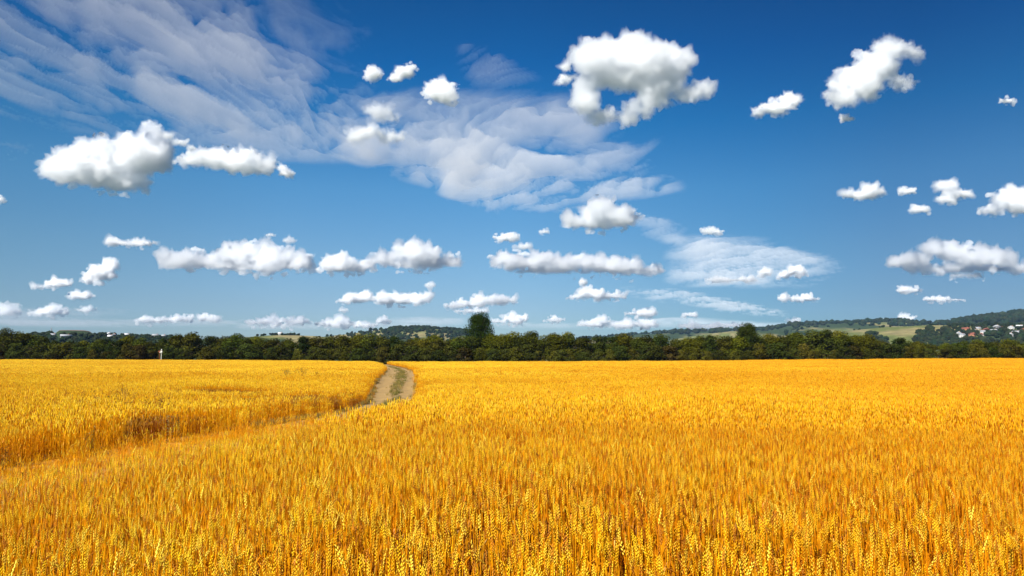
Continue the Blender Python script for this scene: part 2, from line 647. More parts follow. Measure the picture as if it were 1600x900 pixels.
def clump(idx, size, count, lod, hs=1.0, brown=0):
    acc = Acc()
    for _ in range(count):
        wheat_plant(acc, rng.uniform(-size / 2, size / 2) * 1.15, rng.uniform(-size / 2, size / 2) * 1.15, lod, rng, 1.0, hs)
    if brown:
        for k in range(len(acc.c)):
            acc.c[k] = acc.c[k] * np.array((0.42, 0.30, 0.6))
    me = acc.mesh('wheat_clump', MAT_WHEAT)
    o = bpy.data.objects.new('wheat_clump_%02d' % idx, me)
    protos.objects.link(o)


for i in range(8): clump(i, 0.32, 14, 0)               # 0-7 close
for i in range(8, 14): clump(i, 0.5, 30, 1)            # 8-13 middle distance
for i in range(14, 18): clump(i, 1.0, 95, 2)           # 14-17 far
for i in range(18, 20): clump(i, 0.32, 10, 0, 0.62)    # 18-19 thin, short crop at the margins
for i in range(20, 22): clump(i, 0.5, 40, 1, 0.66, 1)  # 20-21 beaten-down brown crop


def stubble(idx):
    acc = Acc()
    for _ in range(60):
        a, l = rng.uniform(0, 6.28), rng.uniform(0.10, 0.36)
        x, y = rng.uniform(-.3, .3), rng.uniform(-.3, .3)
        up = rng.uniform(0.05, 0.9)
        p = np.array((x, y, 0.0))
        q = p + np.array((math.cos(a) * (1 - up), math.sin(a) * (1 - up), up)) * l
        tube(acc, np.array([p, (p + q) / 2 + (0, 0, 0.02), q]), [0.003, 0.003, 0.0015], STEM_C * rng.uniform(0.55, 1.0), 3, rng)
    o = bpy.data.objects.new('wheat_clump_%02d' % idx, acc.mesh('wheat_clump', MAT_WHEAT))
    protos.objects.link(o)


stubble(22)
stubble(23)


def instancer(name, pts, var, rot, scl, coll, label, jitter_tilt=0.0):
    me = bpy.data.meshes.new(name)
    me.vertices.add(len(pts))
    me.vertices.foreach_set('co', np.asarray(pts, np.float32).ravel())
    for nm, typ, arr in (('variant', 'INT', var), ('spin', 'FLOAT', rot), ('size', 'FLOAT', scl)):
        a = me.attributes.new(nm, typ, 'POINT')
        a.data.foreach_set('value', np.asarray(arr, np.int32 if typ == 'INT' else np.float32))
    o = link(name, me)
    g = bpy.data.node_groups.new(name, 'GeometryNodeTree')
    g.interface.new_socket('Geometry', in_out='INPUT', socket_type='NodeSocketGeometry')
    g.interface.new_socket('Geometry', in_out='OUTPUT', socket_type='NodeSocketGeometry')
    gi, go = g.nodes.new('NodeGroupInput'), g.nodes.new('NodeGroupOutput')
    ci = g.nodes.new('GeometryNodeCollectionInfo')
    ci.inputs[0].default_value = coll
    ci.inputs['Separate Children'].default_value = True
    ci.inputs['Reset Children'].default_value = True
    ip = g.nodes.new('GeometryNodeInstanceOnPoints')
    ip.inputs['Pick Instance'].default_value = True

    def attr(nm, typ):
        a = g.nodes.new('GeometryNodeInputNamedAttribute')
        a.data_type = typ
        a.inputs[0].default_value = nm
        return a.outputs[0]
    g.links.new(gi.outputs[0], ip.inputs['Points'])
    g.links.new(ci.outputs[0], ip.inputs['Instance'])
    g.links.new(attr('variant', 'INT'), ip.inputs['Instance Index'])
    cx = g.nodes.new('ShaderNodeCombineXYZ')
    g.links.new(attr('spin', 'FLOAT'), cx.inputs[2])
    g.links.new(cx.outputs[0], ip.inputs['Rotation'])
    g.links.new(attr('size', 'FLOAT'), ip.inputs['Scale'])
    g.links.new(ip.outputs[0], go.inputs[0])
    md = o.modifiers.new('scatter', 'NODES')
    md.node_group = g
    tag(o, label, None, None, 'stuff')
    return o


def track_dist(x, y):
    """signed distance outside the track (negative on it)"""
    return np.maximum(track_l(y) - x, x - track_r(y))


def scatter_wheat():
    R_ = np.random.RandomState(4)
    P, V, A, Sc = [], [], [], []

    def zone(y0, y1, step, vs, half):
        ys = np.arange(y0, y1, step)
        xs = np.arange(-half(y1), half(y1), step)
        X, Y = np.meshgrid(xs, ys)
        X = X + R_.uniform(-.5, .5, X.shape) * step
        Y = Y + R_.uniform(-.5, .5, Y.shape) * step
        keep = (np.abs(X) < half(Y)) & (Y < 206.5)
        X, Y = X[keep], Y[keep]
        d = track_dist(X, Y) + (fbm(X * 0.9, Y * 0.9, 0, 2, 33) - 0.5) * 0.7
        keep = d > min(step * 0.45, 0.16)
        X, Y, d = X[keep], Y[keep], d[keep]
        # stay clear of the photographer
        keep = np.hypot(X, Y) > 1.9
        X, Y, d = X[keep], Y[keep], d[keep]
        n = fbm(X / 7.0, Y / 7.0, 0, 3, 91)
        var = R_.choice(vs, len(X))
        s = 0.95 + (n - 0.5) * 0.42 + R_.uniform(-.05, .05, len(X))
        # beaten-down brown hollows by the track
        br = (1.4 * np.exp(-(((X + 11.8) / 3.6) ** 2 + ((Y - 34) / 5.0) ** 2)) + np.exp(-(((X + 9.9) / 0.8) ** 2 + ((Y - 20.8) / 1.2) ** 2))
              + 1.1 * np.exp(-(((X + 17.0) / 5.0) ** 2 + ((Y - 43) / 3.5) ** 2)))
        hit = (br + R_.uniform(-.25, .25, len(X)) + (n - .5)) > 0.5
        if y0 < 50:
            var = np.where(hit, R_.choice((20, 21), len(X)), var)
        tap = 0.55 + 0.45 * smooth(0, 1.1, d + R_.uniform(-.45, .45, len(X)))
        tap = 1 - (1 - tap) * np.where(Y > 22, 1.0, 0.15)
        s = s * tap
        P.append(np.stack([X, Y, H(X, Y) - 0.02], -1))
        V.append(var)
        A.append(R_.uniform(0, 6.283, len(X)))
        Sc.append(s)

    n_ = 1500
    Y = R_.uniform(2, 32, n_)
    X = track_l(Y) - 0.2 + (track_r(Y) - track_l(Y) + 0.4) * R_.rand(n_)
    kp = R_.rand(n_) < (1 - smooth(22, 30, Y)) * 0.9 + 0.02
    X, Y = X[kp], Y[kp]
    thin = R_.rand(len(X)) < 0.38
    P.append(np.stack([X, Y, H(X, Y) + 0.02], -1))
    V.append(np.where(thin, R_.choice((18, 19), len(X)), R_.choice((22, 23), len(X))))
    A.append(R_.uniform(0, 6.283, len(X)))
    Sc.append(np.where(thin, R_.uniform(0.35, 0.95, len(X)), R_.uniform(0.7, 1.3, len(X))))
    zone(1.5, 17, 0.29, list(range(8)), lambda y: y * 0.78 + 3.0)
    zone(17, 62, 0.45, list(range(8, 14)), lambda y: y * 0.78 + 3.0)
    zone(62, 207, 0.92, list(range(14, 18)), lambda y: y * 0.78 + 4.0)
    P_, V_, A_, S_ = np.vstack(P), np.concatenate(V), np.concatenate(A), np.concatenate(Sc)
    print('wheat clumps', len(P_))
    instancer('wheat', P_, V_, A_, S_, protos, 'ripe golden wheat standing thick across the whole field')


scatter_wheat()
#@@TREES
# ------------------------------------------------------------------ trees
def leaf_material(name, transl=0.15):
    m, n, out = new_mat(name)
    at = N(n, 'VertexColor', layer_name='tint')
    oi = N(n, 'ObjectInfo')
    hsv = N(n, 'HueSaturation')
    mr = N(n, 'MapRange')
    mr.inputs[3].default_value = 0.47
    mr.inputs[4].default_value = 0.515
    n.links.new(oi.outputs['Random'], mr.inputs[0])
    n.links.new(mr.outputs[0], hsv.inputs['Hue'])
    mr2 = N(n, 'MapRange')
    mr2.inputs[3].default_value = 0.62
    mr2.inputs[4].default_value = 1.15
    wn = N(n, 'TexWhiteNoise', noise_dimensions='1D')
    n.links.new(oi.outputs['Random'], wn.inputs['W'])
    n.links.new(wn.outputs[0], mr2.inputs[0])
    n.links.new(mr2.outputs[0], hsv.inputs['Value'])
    n.links.new(at.outputs[0], hsv.inputs['Color'])
    d, t, mix = N(n, 'BsdfDiffuse'), N(n, 'BsdfTranslucent'), N(n, 'MixShader')
    mix.inputs[0].default_value = transl
    n.links.new(hsv.outputs[0], d.inputs[0])
    n.links.new(hsv.outputs[0], t.inputs[0])
    n.links.new(d.outputs[0], mix.inputs[1])
    n.links.new(t.outputs[0], mix.inputs[2])
    n.links.new(mix.outputs[0], out.inputs[0])
    return m


MAT_LEAF = leaf_material('green leaves')
MAT_BARK = simple_mat('bark', (0.10, 0.075, 0.05), 0.9, 0.4, 4.0)


def crown_mesh(name, seed, h, wdt, base, nlobes, nleaf, col, shape='bush', leaf=0.30, mat=None):
    R_ = np.random.RandomState(seed)
    cen, rad = [], []
    for _ in range(nlobes):
        t = R_.rand()
        if shape == 'bush':
            z = base + (h - base) * (0.08 + 0.80 * t)
            env = wdt / 2 * (0.95 - 0.55 * max(0, t - 0.45) / 0.55)
            r = wdt * R_.uniform(0.13, 0.24)
        elif shape == 'oval':
            z = base + (h - base) * (0.06 + 0.86 * t)
            env = wdt / 2 * math.sin(math.pi * (0.16 + 0.76 * t)) ** 0.7
            r = wdt * R_.uniform(0.13, 0.22)
        else:
            z = base + (h - base) * (0.04 + 0.9 * t)
            env = wdt / 2 * (1.05 - 0.95 * t)
            r = wdt * R_.uniform(0.09, 0.18) * (1.15 - 0.6 * t)
        a, q = R_.uniform(0, 6.283), math.sqrt(R_.rand())
        rr = max(0, env - r * 0.7) * q
        cen.append((math.cos(a) * rr, math.sin(a) * rr, z))
        rad.append(r)
    cen, rad = np.array(cen), np.array(rad)
    pr = rad ** 2 / (rad ** 2).sum()
    k = R_.choice(nlobes, nleaf, p=pr)
    d = R_.normal(size=(nleaf, 3))
    d[:, 2] = d[:, 2] * 0.9 + 0.15
    d /= np.linalg.norm(d, axis=1)[:, None]
    rr = rad[k] * R_.uniform(0.25, 1.12, nleaf) ** 0.45
    P = cen[k] + d * rr[:, None] * np.array((1, 1, 0.85))
    P[:, 2] = np.maximum(P[:, 2], 0.15 + R_.rand(nleaf) * 0.4)
    nrm = d + R_.normal(size=d.shape) * 0.55
    nrm /= np.linalg.norm(nrm, axis=1)[:, None]
    e1 = np.cross(nrm, R_.normal(size=d.shape))
    e1 /= np.linalg.norm(e1, axis=1)[:, None]
    e2 = np.cross(nrm, e1)
    s = leaf * R_.uniform(0.55, 1.25, nleaf)[:, None]
    c1, c2, c3, c4 = (P + e1 * s * R_.uniform(.3, .6, (nleaf, 1)), P + e2 * s * R_.uniform(.3, .7, (nleaf, 1)) + nrm * s * .12,
                      P - e1 * s * R_.uniform(.3, .6, (nleaf, 1)), P - e2 * s * R_.uniform(.3, .7, (nleaf, 1)) + nrm * s * .12)
    v = np.stack([c1, c2, c3, c4], 1).reshape(-1, 3)
    f = np.arange(nleaf * 4).reshape(-1, 4)
    lob = R_.uniform(0.75, 1.3, nlobes)[k]
    yel = R_.rand(nlobes)[k]
    c = np.array(col)[None] * (lob * R_.uniform(0.7, 1.3, nleaf))[:, None]
    c = c * (1 + yel[:, None] * np.array((0.22, 0.10, -0.2)))
    me = mesh_np(name, v, f, [mat or MAT_LEAF])
    point_color(me, np.repeat(c, 4, 0))
    return me


def trunk_mesh(name, seed, h, r, spread):
    rg = random.Random(seed)
    acc = Acc()
    tube(acc, np.array([(0, 0, -0.3), (rg.uniform(-.1, .1), 0, h * 0.25), (rg.uniform(-.2, .2), rg.uniform(-.2, .2), h * 0.6), (0, 0, h * 0.85)]),
         [r * 1.25, r, r * 0.6, r * 0.15], (1, 1, 1), 7, rg)
    for _ in range(7):
        z = rg.uniform(0.2, 0.7) * h
        a = rg.uniform(0, 6.28)
        o = np.array((math.cos(a), math.sin(a), 0)) * spread * rg.uniform(.3, .45)
        tube(acc, np.array([(0, 0, z), o * 0.5 + (0, 0, z + h * 0.08), o + (0, 0, z + h * 0.2)]), [r * 0.45, r * 0.3, r * 0.08], (1, 1, 1), 5, rg)
    return acc.mesh(name, MAT_BARK)


def make_tree(name, seed, h, wdt, base, nl, nf, col, shape, leaf=0.30):
    root = link(name, None)
    link('trunk', trunk_mesh('trunk', seed, h, h * 0.022, wdt), root)
    link('crown', crown_mesh('crown', seed, h, wdt, base, nl, nf, col, shape, leaf), root)
    root['h'] = h
    return root


def copy_thing(root):
    r = root.copy()
    COL.objects.link(r)
    for ch in root.children:
        c = ch.copy()
        COL.objects.link(c)
        c.parent = r
        for g in ch.children:
            d = g.copy()
            COL.objects.link(d)
            d.parent = c
    return r


# tree kinds of the belt: (name, category, seed, height, width, base, lobes, leaves, colour, label)
BELT = [
    ('broadleaf_tree', 'tree', 101, 8.0, 6.4, 1.0, 26, 5200, (0.050, 0.066, 0.009), 'rounded mid green tree crowded into the hedge-like belt behind the wheat'),
    ('broadleaf_tree', 'tree', 102, 8.0, 5.4, 0.8, 24, 4800, (0.030, 0.047, 0.009), 'dark green tree with a narrow crown in the belt behind the wheat'),
    ('broadleaf_tree', 'tree', 103, 8.0, 7.2, 1.2, 28, 5600, (0.078, 0.086, 0.008), 'wide yellowish green tree in the belt behind the wheat'),
    ('broadleaf_tree', 'tree', 104, 8.0, 6.0, 0.6, 22, 5000, (0.048, 0.056, 0.009), 'olive green tree with a lumpy crown in the belt behind the wheat'),
    ('shrub', 'shrub', 105, 4.5, 4.8, 0.0, 18, 3200, (0.062, 0.066, 0.010), 'low olive shrub at the foot of the tree belt'),
    ('shrub', 'shrub', 106, 4.5, 4.2, 0.0, 16, 3000, (0.048, 0.043, 0.010), 'low brownish green shrub at the foot of the tree belt'),
    ('shrub', 'shrub', 107, 4.5, 5.2, 0.0, 18, 3400, (0.036, 0.048, 0.010), 'low dark green shrub at the foot of the tree belt'),
]
belt_protos = [make_tree(b[0], *b[2:9], 'bush', 0.27) for b in BELT]
for b, o in zip(BELT, belt_protos):
    tag(o, b[9], b[1], 'trees and shrubs of the belt behind the wheat')
    o['used'] = 0
SKYLINE = np.array([(-300, 514), (0, 513), (20, 513), (45, 518), (60, 521), (75, 524), (90, 530), (112, 531), (125, 530), (140, 525), (152, 523), (165, 529),
                    (185, 527), (200, 524), (216, 523), (235, 528), (252, 526), (270, 522), (285, 517), (305, 515), (320, 517), (345, 523), (365, 519),
                    (400, 522), (430, 526), (455, 524), (480, 520), (500, 517), (515, 523), (540, 520), (560, 522), (585, 519), (610, 523), (640, 524),
                    (670, 524), (700, 526), (730, 523), (770, 522), (800, 519), (825, 515), (845, 518), (860, 516), (910, 518), (925, 522), (955, 519),
                    (1000, 521), (1040, 522), (1080, 523), (1120, 522), (1150, 523), (1200, 522), (1225, 517), (1262, 513), (1300, 514), (1320, 519),
                    (1345, 521), (1380, 525), (1410, 526), (1422, 531), (1440, 535), (1475, 536), (1500, 531), (1540, 529), (1600, 529), (1900, 524)], float)


def place_belt():
    rg = random.Random(77)

    def put(kind, x, y, h, ws):
        p = belt_protos[kind]
        o = p if p['used'] == 0 else copy_thing(p)
        p['used'] = 1
        s = h / BELT[kind][3]
        o.location = (x, y, float(H(x, y)))
        o.rotation_euler = (0, 0, rg.uniform(0, 6.28))
        o.scale = (s * ws, s * ws, s)
    for row, (Y, step, kinds) in enumerate(((216.0, 3.9, (0, 1, 2, 3, 0, 3)), (224.0, 5.6, (0, 1, 2, 3)), (210.3, 3.5, (4, 5, 6, 4, 6)))):
        x = -172.0
        while x < 172:
            xx, yy = x + rg.uniform(-1, 1), Y + rg.uniform(-1.6, 1.6) * (0.6 if row == 2 else 1)
            u = 800 + FPX * xx / yy
            v = float(np.interp(u, SKYLINE[:, 0], SKYLINE[:, 1]))
            full = (HORIZ - v) / FPX * yy + EYE - float(H(xx, yy))
            if row == 0:
                h = full * rg.uniform(0.90, 1.03)
            elif row == 1:
                h = full * rg.uniform(0.86, 1.04)
            else:
                h = min(full * 0.85, rg.uniform(3.4, 5.8))
            put(rg.choice(kinds), xx, yy, h, rg.uniform(1.15, 1.55))
            x += step * rg.uniform(0.75, 1.25)


place_belt()
for o in belt_protos:
    del o['used']
for o in COL.objects:
    for k_ in ('used', 'h'):
        if k_ in o:
            del o[k_]


def lone_tree(name, u, Y, vtop, wdt, base, nl, nf, col, shape, label, seed):
    x = (u - 800) / FPX * Y
    h = (HORIZ - vtop) / FPX * Y + EYE - float(H(x, Y))
    o = make_tree(name, seed, h, wdt, base, nl, nf, col, shape, 0.27)
    if 'h' in o: del o['h']
    o.location = (x, Y, float(H(x, Y)))
    tag(o, label, 'tree')


lone_tree('tall_tree', 750.5, 219, 487, 10.4, 0.6, 74, 30000, (0.022, 0.038, 0.006), 'oval', 'tall dark green oval tree standing high above the whole belt', 301)
lone_tree('dark_tree', 1168, 217, 507, 10.0, 0.2, 60, 20000, (0.020, 0.034, 0.006), 'oval', 'dark rounded second-tallest tree rising a little above the belt', 302)
lone_tree('broadleaf_tree', 8, 214, 511, 8.5, 0.5, 30, 7000, (0.040, 0.050, 0.009), 'bush', 'broad olive tree at the far left end of the belt', 303)
lone_tree('broadleaf_tree', 832, 218, 513, 7.5, 0.8, 30, 6500, (0.026, 0.040, 0.009), 'bush', 'rounded dark tree topping the belt just right of the tall oval tree', 304)

# ------------------------------------------------------------------ hills: where a line of sight meets the ground
def hit(u, v, r0=500.0, r1=5500.0):
    x, y, z = (float(a) for a in ray(u, v))
    hl = math.hypot(x, y)
    rs = np.arange(r0, r1, 8.0)
    xs, ys = x / hl * rs, y / hl * rs
    zr = EYE + z / hl * rs
    g = H(xs, ys)
    below = np.nonzero(g >= zr)[0]
    if len(below):
        i = below[0]
    else:
        i = int(np.argmin(np.where(rs > 950, (zr - g) / rs, 9)))
    return float(xs[i]), float(ys[i]), float(g[i])


def hill_woods():
    R_ = np.random.RandomState(8)
    bm = bmesh.new()
    bmesh.ops.create_icosphere(bm, subdivisions=1, radius=1.0)
    iv = np.array([v.co[:] for v in bm.verts])
    it = np.array([[v.index for v in f.verts] for f in bm.faces])
    bm.free()
    pts = []

    def line(u0, u1, D, n, s0, s1, dj=60, skip=0.0):
        for _ in range(n):
            u = R_.uniform(u0, u1)
            if fbm(u / 22.0, D * 0.01, 0, 3, 5) < skip:
                continue
            th = math.atan((u - 800) / FPX)
            r = D + R_.uniform(-dj, dj)
            pts.append((r * math.sin(th), r * math.cos(th), R_.uniform(s0, s1)))
    line(1020, 1600, 3600, 900, 9, 16, 500)
    line(1490, 1700, 3500, 900, 9, 18, 800)
    line(900, 1040, 3600, 120, 7, 12, 200)
    line(610, 735, 2300, 300, 5, 9, 60)
    line(610, 735, 2190, 900, 5, 8, 130, 0.38)
    line(540, 735, 2000, 420, 4, 7, 120, 0.40)
    line(560, 610, 2300, 10, 5, 8, 60)
    line(480, 600, 2100, 60, 3, 6, 200, 0.4)
    line(425, 470, 1300, 30, 2, 4, 30)
    line(395, 425, 1300, 5, 3, 4.5, 30)
    line(148, 275, 1300, 60, 2, 5, 40)
    line(40, 80, 1250, 20, 3, 5, 30)
    line(0, 86, 1160, 130, 2, 4.5, 60, 0.25)
    line(148, 300, 1160, 220, 2, 4.5, 60, 0.25)
    line(0, 300, 1060, 300, 2.5, 5, 60, 0.2)
    line(1020, 1260, 2800, 60, 5, 9, 300, 0.5)
    line(1150, 1400, 1500, 260, 4, 8, 160, 0.42)
    line(1430, 1500, 1480, 320, 4, 7, 160)
    line(1500, 1640, 1420, 420, 4, 7.5, 200)
    line(1440, 1640, 1700, 160, 4, 8, 120, 0.3)
    line(1320, 1500, 1880, 16, 3, 5, 90)
    P = np.array(pts)
    P3 = np.stack([P[:, 0], P[:, 1], H(P[:, 0], P[:, 1])], -1)
    n = len(P)
    # each crown: three overlapping lumps with rough outlines
    V, T, C = [], [], []
    k = 0
    for (x, y, z), s in zip(P3, P[:, 2]):
        base = np.array((0.020, 0.034, 0.014)) * R_.uniform(0.7, 1.5) * np.array((R_.uniform(.9, 1.5), 1, 1))
        for q in range(3):
            off = R_.uniform(-.45, .45, 3) * s * (1, 1, .5)
            rr = s * R_.uniform(0.42, 0.75)
            v = iv * rr * R_.uniform(0.72, 1.25, (len(iv), 1)) * (1, 1, 0.9)
            v = v + (x + off[0], y + off[1], z + s * 0.5 + off[2])
            V.append(v)
            T.append(it + k)
            C.append(np.broadcast_to(base * R_.uniform(.8, 1.2), v.shape))
            k += len(iv)
    me = mesh_np('woods', np.vstack(V), np.vstack(T), [MAT_LEAF])
    point_color(me, np.vstack(C))
    tag(link('woods', me), 'dark far-off woods and hedgerows spread over the hills', None, None, 'stuff')


hill_woods()

# ------------------------------------------------------------------ houses
PAINT = {
    'white': simple_mat('white plaster', (0.52, 0.51, 0.49), 0.8, 0.06, 0.5),
    'cream': simple_mat('cream plaster', (0.36, 0.31, 0.24), 0.8, 0.08, 0.5),
    'orange': simple_mat('orange brick', (0.36, 0.16, 0.085), 0.85, 0.15, 1.5),
    'grey': simple_mat('grey plaster', (0.22, 0.22, 0.23), 0.8, 0.08, 0.5),
    'red roof': simple_mat('red roof tiles', (0.20, 0.065, 0.045), 0.8, 0.2, 2),
    'grey roof': simple_mat('pale sheet roof', (0.28, 0.29, 0.31), 0.5, 0.1, 1),
    'white roof': simple_mat('white sheet roof', (0.55, 0.55, 0.57), 0.45, 0.06, 1),
    'dark roof': simple_mat('dark slate roof', (0.07, 0.065, 0.075), 0.6, 0.2, 2),
    'purple roof': simple_mat('maroon roof', (0.20, 0.06, 0.07), 0.7, 0.1, 2),
    'glass': simple_mat('dark window glass', (0.03, 0.04, 0.05), 0.2, 0.1, 1),
    'door': simple_mat('brown door', (0.12, 0.06, 0.03), 0.6, 0.2, 2),
}


def prism(acc, pts_a, pts_b):
    """closed prism between two equal outlines"""
    n = len(pts_a)
    v = list(pts_a) + list(pts_b)
    t = []
    for i in range(n):
        j = (i + 1) % n
        t += [(i, j, n + j), (i, n + j, n + i)]
    for i in range(1, n - 1):
        t += [(0, i + 1, i), (n, n + i, n + i + 1)]
    acc.add(v, t, (1, 1, 1))


def box(acc, x0, x1, y0, y1, z0, z1):
    prism(acc, [(x0, y0, z0), (x1, y0, z0), (x1, y1, z0), (x0, y1, z0)], [(x0, y0, z1), (x1, y0, z1), (x1, y1, z1), (x0, y1, z1)])


def house(u, v, wdt, dep, hgt, rh, wall, roof, rot, label, name='house', cat='house', group=None, dist=None, ridge_x=True, chimney=True):
    if dist:
        th = math.atan((u - 800) / FPX)
        x, y = dist * math.sin(th), dist * math.cos(th)
        z = float(H(x, y))
    else:
        x, y, z = hit(u, v)
    root = link(name, None)
    root.location = (x, y, z)
    root.rotation_euler = (0, 0, -math.atan2(x, y) + R(rot))
    a, b = wdt / 2, dep / 2
    ac = Acc()
    if ridge_x:   # gable ends left and right
        prism(ac, [(-a, -b, -2), (-a, b, -2), (-a, b, hgt), (-a, 0, hgt + rh - .1), (-a, -b, hgt)],
              [(a, -b, -2), (a, b, -2), (a, b, hgt), (a, 0, hgt + rh - .1), (a, -b, hgt)])
    else:
        prism(ac, [(-a, -b, -2), (a, -b, -2), (a, -b, hgt), (0, -b, hgt + rh - .1), (-a, -b, hgt)],
              [(-a, b, -2), (a, b, -2), (a, b, hgt), (0, b, hgt + rh - .1), (-a, b, hgt)])
    link('wall', ac.mesh('wall', PAINT[wall]), root)
    ac = Acc()
    o = 0.5
    th_ = 0.25
    if ridge_x:
        sl = rh / b
        prof = [(-b - o, hgt - o * sl), (0, hgt + rh), (b + o, hgt - o * sl), (b + o, hgt - o * sl + th_), (0, hgt + rh + th_), (-b - o, hgt - o * sl + th_)]
        prism(ac, [(-a - o, p, q) for p, q in prof], [(a + o, p, q) for p, q in prof])
    else:
        sl = rh / a
        prof = [(-a - o, hgt - o * sl), (0, hgt + rh), (a + o, hgt - o * sl), (a + o, hgt - o * sl + th_), (0, hgt + rh + th_), (-a - o, hgt - o * sl + th_)]
        prism(ac, [(p, -b - o, q) for p, q in prof], [(p, b + o, q) for p, q in prof])
    rf = link('roof', ac.mesh('roof', PAINT[roof]), root)
    if chimney:
        ac = Acc()
        box(ac, a * 0.4, a * 0.4 + 0.7, -0.35, 0.35, hgt + rh * 0.3, hgt + rh + 1.0)
        link('chimney', ac.mesh('chimney', PAINT['orange']), rf)
    nwin = max(2, int(wdt / 3.5))
    for i in range(nwin):
        for zz in ((1.0,) if hgt < 4.5 else (1.0, 3.8)):
            xc = -a + (i + 0.5) * wdt / nwin
            ac = Acc()
            if i == nwin // 2 and zz < 2:
                box(ac, xc - .5, xc + .5, -b - .06, -b + .02, 0.0, 2.1)
                link('door', ac.mesh('door', PAINT['door']), root)
            else:
                box(ac, xc - .6, xc + .6, -b - .05, -b + .02, zz, zz + 1.3)
                link('window', ac.mesh('window', PAINT['glass']), root)
    tag(root, label, cat, group)
    return root


GR = 'houses of the village on the right hillside'
GL = 'houses of the village on the left hill'
house(1430, 533, 13, 9, 6.5, 3.2, 'orange', 'red roof', -18, 'large orange brick house rising just over the tree belt below the meadow', group=GR, dist=820, ridge_x=False)
house(1416, 528, 9, 7, 4.5, 2.4, 'cream', 'red roof', 12, 'small cream house with red roof beside the large orange brick house', group=GR, dist=900)
house(1443, 533, 8, 7, 4.6, 2.2, 'orange', 'purple roof', 10, 'small maroon-roofed house on the right of the large orange brick house', group=GR, dist=840)
house(1462, 535, 26, 8, 3.6, 1.4, 'white', 'white roof', 4, 'long low white shed just above the trees below the village', 'shed', 'shed', GR, 860, chimney=False)
HS = [
    (1509, 517, 15, 'orange', 'red roof', 0, 'red-roofed orange house standing highest at the left end of the hillside village'),
    (1498, 524, 9, 'white', 'white roof', 1, 'small white house at the lower left edge of the village, upper of the pair'),
    (1503, 528, 11, 'white', 'grey roof', 0, 'white house with grey roof, lower of the pair at the village edge'),
    (1523, 520, 13, 'white', 'white roof', 1, 'bright white house with white roof in front of the orange gabled one'),
    (1528, 517, 10, 'cream', 'grey roof', 0, 'cream house with grey roof above the bright white one'),
    (1519, 527, 10, 'orange', 'red roof', 0, 'brick house with red roof below the bright white house'),
    (1533, 526, 9, 'white', 'red roof', 1, 'small white house with red roof close above the tree belt'),
    (1541, 519, 12, 'orange', 'red roof', 1, 'tall orange gabled house in the middle of the village'),
    (1536, 523, 8, 'white', 'grey roof', 0, 'small white house at the foot of the tall orange gabled one'),
    (1557, 513, 12, 'grey', 'white roof', 1, 'house with a shining white roof, highest of the whole village'),
    (1553, 520, 12, 'grey', 'grey roof', 0, 'grey house with pale roof right below the one with the shining white roof'),
    (1564, 517, 10, 'grey', 'dark roof', 1, 'grey house with dark slate roof between two pale-roofed ones'),
    (1572, 519, 11, 'white', 'grey roof', 0, 'white house with grey roof right of the dark-roofed one'),
    (1580, 515, 12, 'white', 'white roof', 1, 'white gabled house on the upper slope near the right border'),
    (1594, 514, 14, 'white', 'white roof', 0, 'large white house high on the slope at the far right end of the village'),
    (1588, 522, 14, 'cream', 'grey roof', 0, 'wide cream house with grey roof below the large white one'),
    (1579, 526, 8, 'white', 'white roof', 1, 'tiny white house just over the belt near the right end'),
    (1598, 520, 9, 'cream', 'red roof', 1, 'cream house with red roof cut by the right border'),
]
for i, (u, v, wd, wl, rf_, rx_, lab) in enumerate(HS):
    house(u, v, wd * 0.88, 7.0, 3.2 + (i % 3) * 0.8, 2.6, wl, rf_, (-25, 12, 30, -8, 20)[i % 5], lab, group=GR, ridge_x=not rx_)
HL = [
    (83, 526, 9, 'white', 'grey roof', 0, 'small white house under the antenna tower'),
    (103, 529, 20, 'grey', 'grey roof', 0, 'long pale building below the reddish bare hilltop'),
    (170, 522, 8, 'white', 'white roof', 1, 'steep white gabled house right of the bare hilltop'),
    (172, 529, 9, 'white', 'white roof', 0, 'white house directly below the steep gabled one'),
    (178, 526, 8, 'cream', 'grey roof', 1, 'cream house right of the two white ones'),
    (198, 525, 12, 'cream', 'white roof', 0, 'wide pale house on the hill between dark trees'),
    (241, 535, 7, 'white', 'white roof', 0, 'tiny white hut peeping out low between the trees of the belt'),
    (243, 525, 15, 'cream', 'grey roof', 0, 'long cream house near the right end of the left village'),
    (256, 524, 9, 'white', 'grey roof', 0, 'small white house at the right end of the left village'),
    (438, 521, 11, 'white', 'white roof', 0, 'lone white farmhouse on the small wooded knoll left of the track'),
]
for i, (u, v, wd, wl, rf_, rx_, lab) in enumerate(HL):
    house(u, v, wd * 0.62, 5.0, 2.3 + (i % 2) * 0.5, 1.7, wl, rf_, (-20, 8, 25, -10)[i % 4], lab, group=None if u > 400 else GL, ridge_x=not rx_,
          dist=700 if v == 535 else None)

# ------------------------------------------------------------------ masts and posts
MAT_STEEL = simple_mat('galvanised steel', (0.33, 0.34, 0.36), 0.5, 0.1, 1)
MAT_WPOST = simple_mat('white painted post', (0.55, 0.56, 0.48), 0.6, 0.05, 2)
MAT_RUST = simple_mat('rusty steel', (0.20, 0.06, 0.025), 0.9, 0.3, 4)


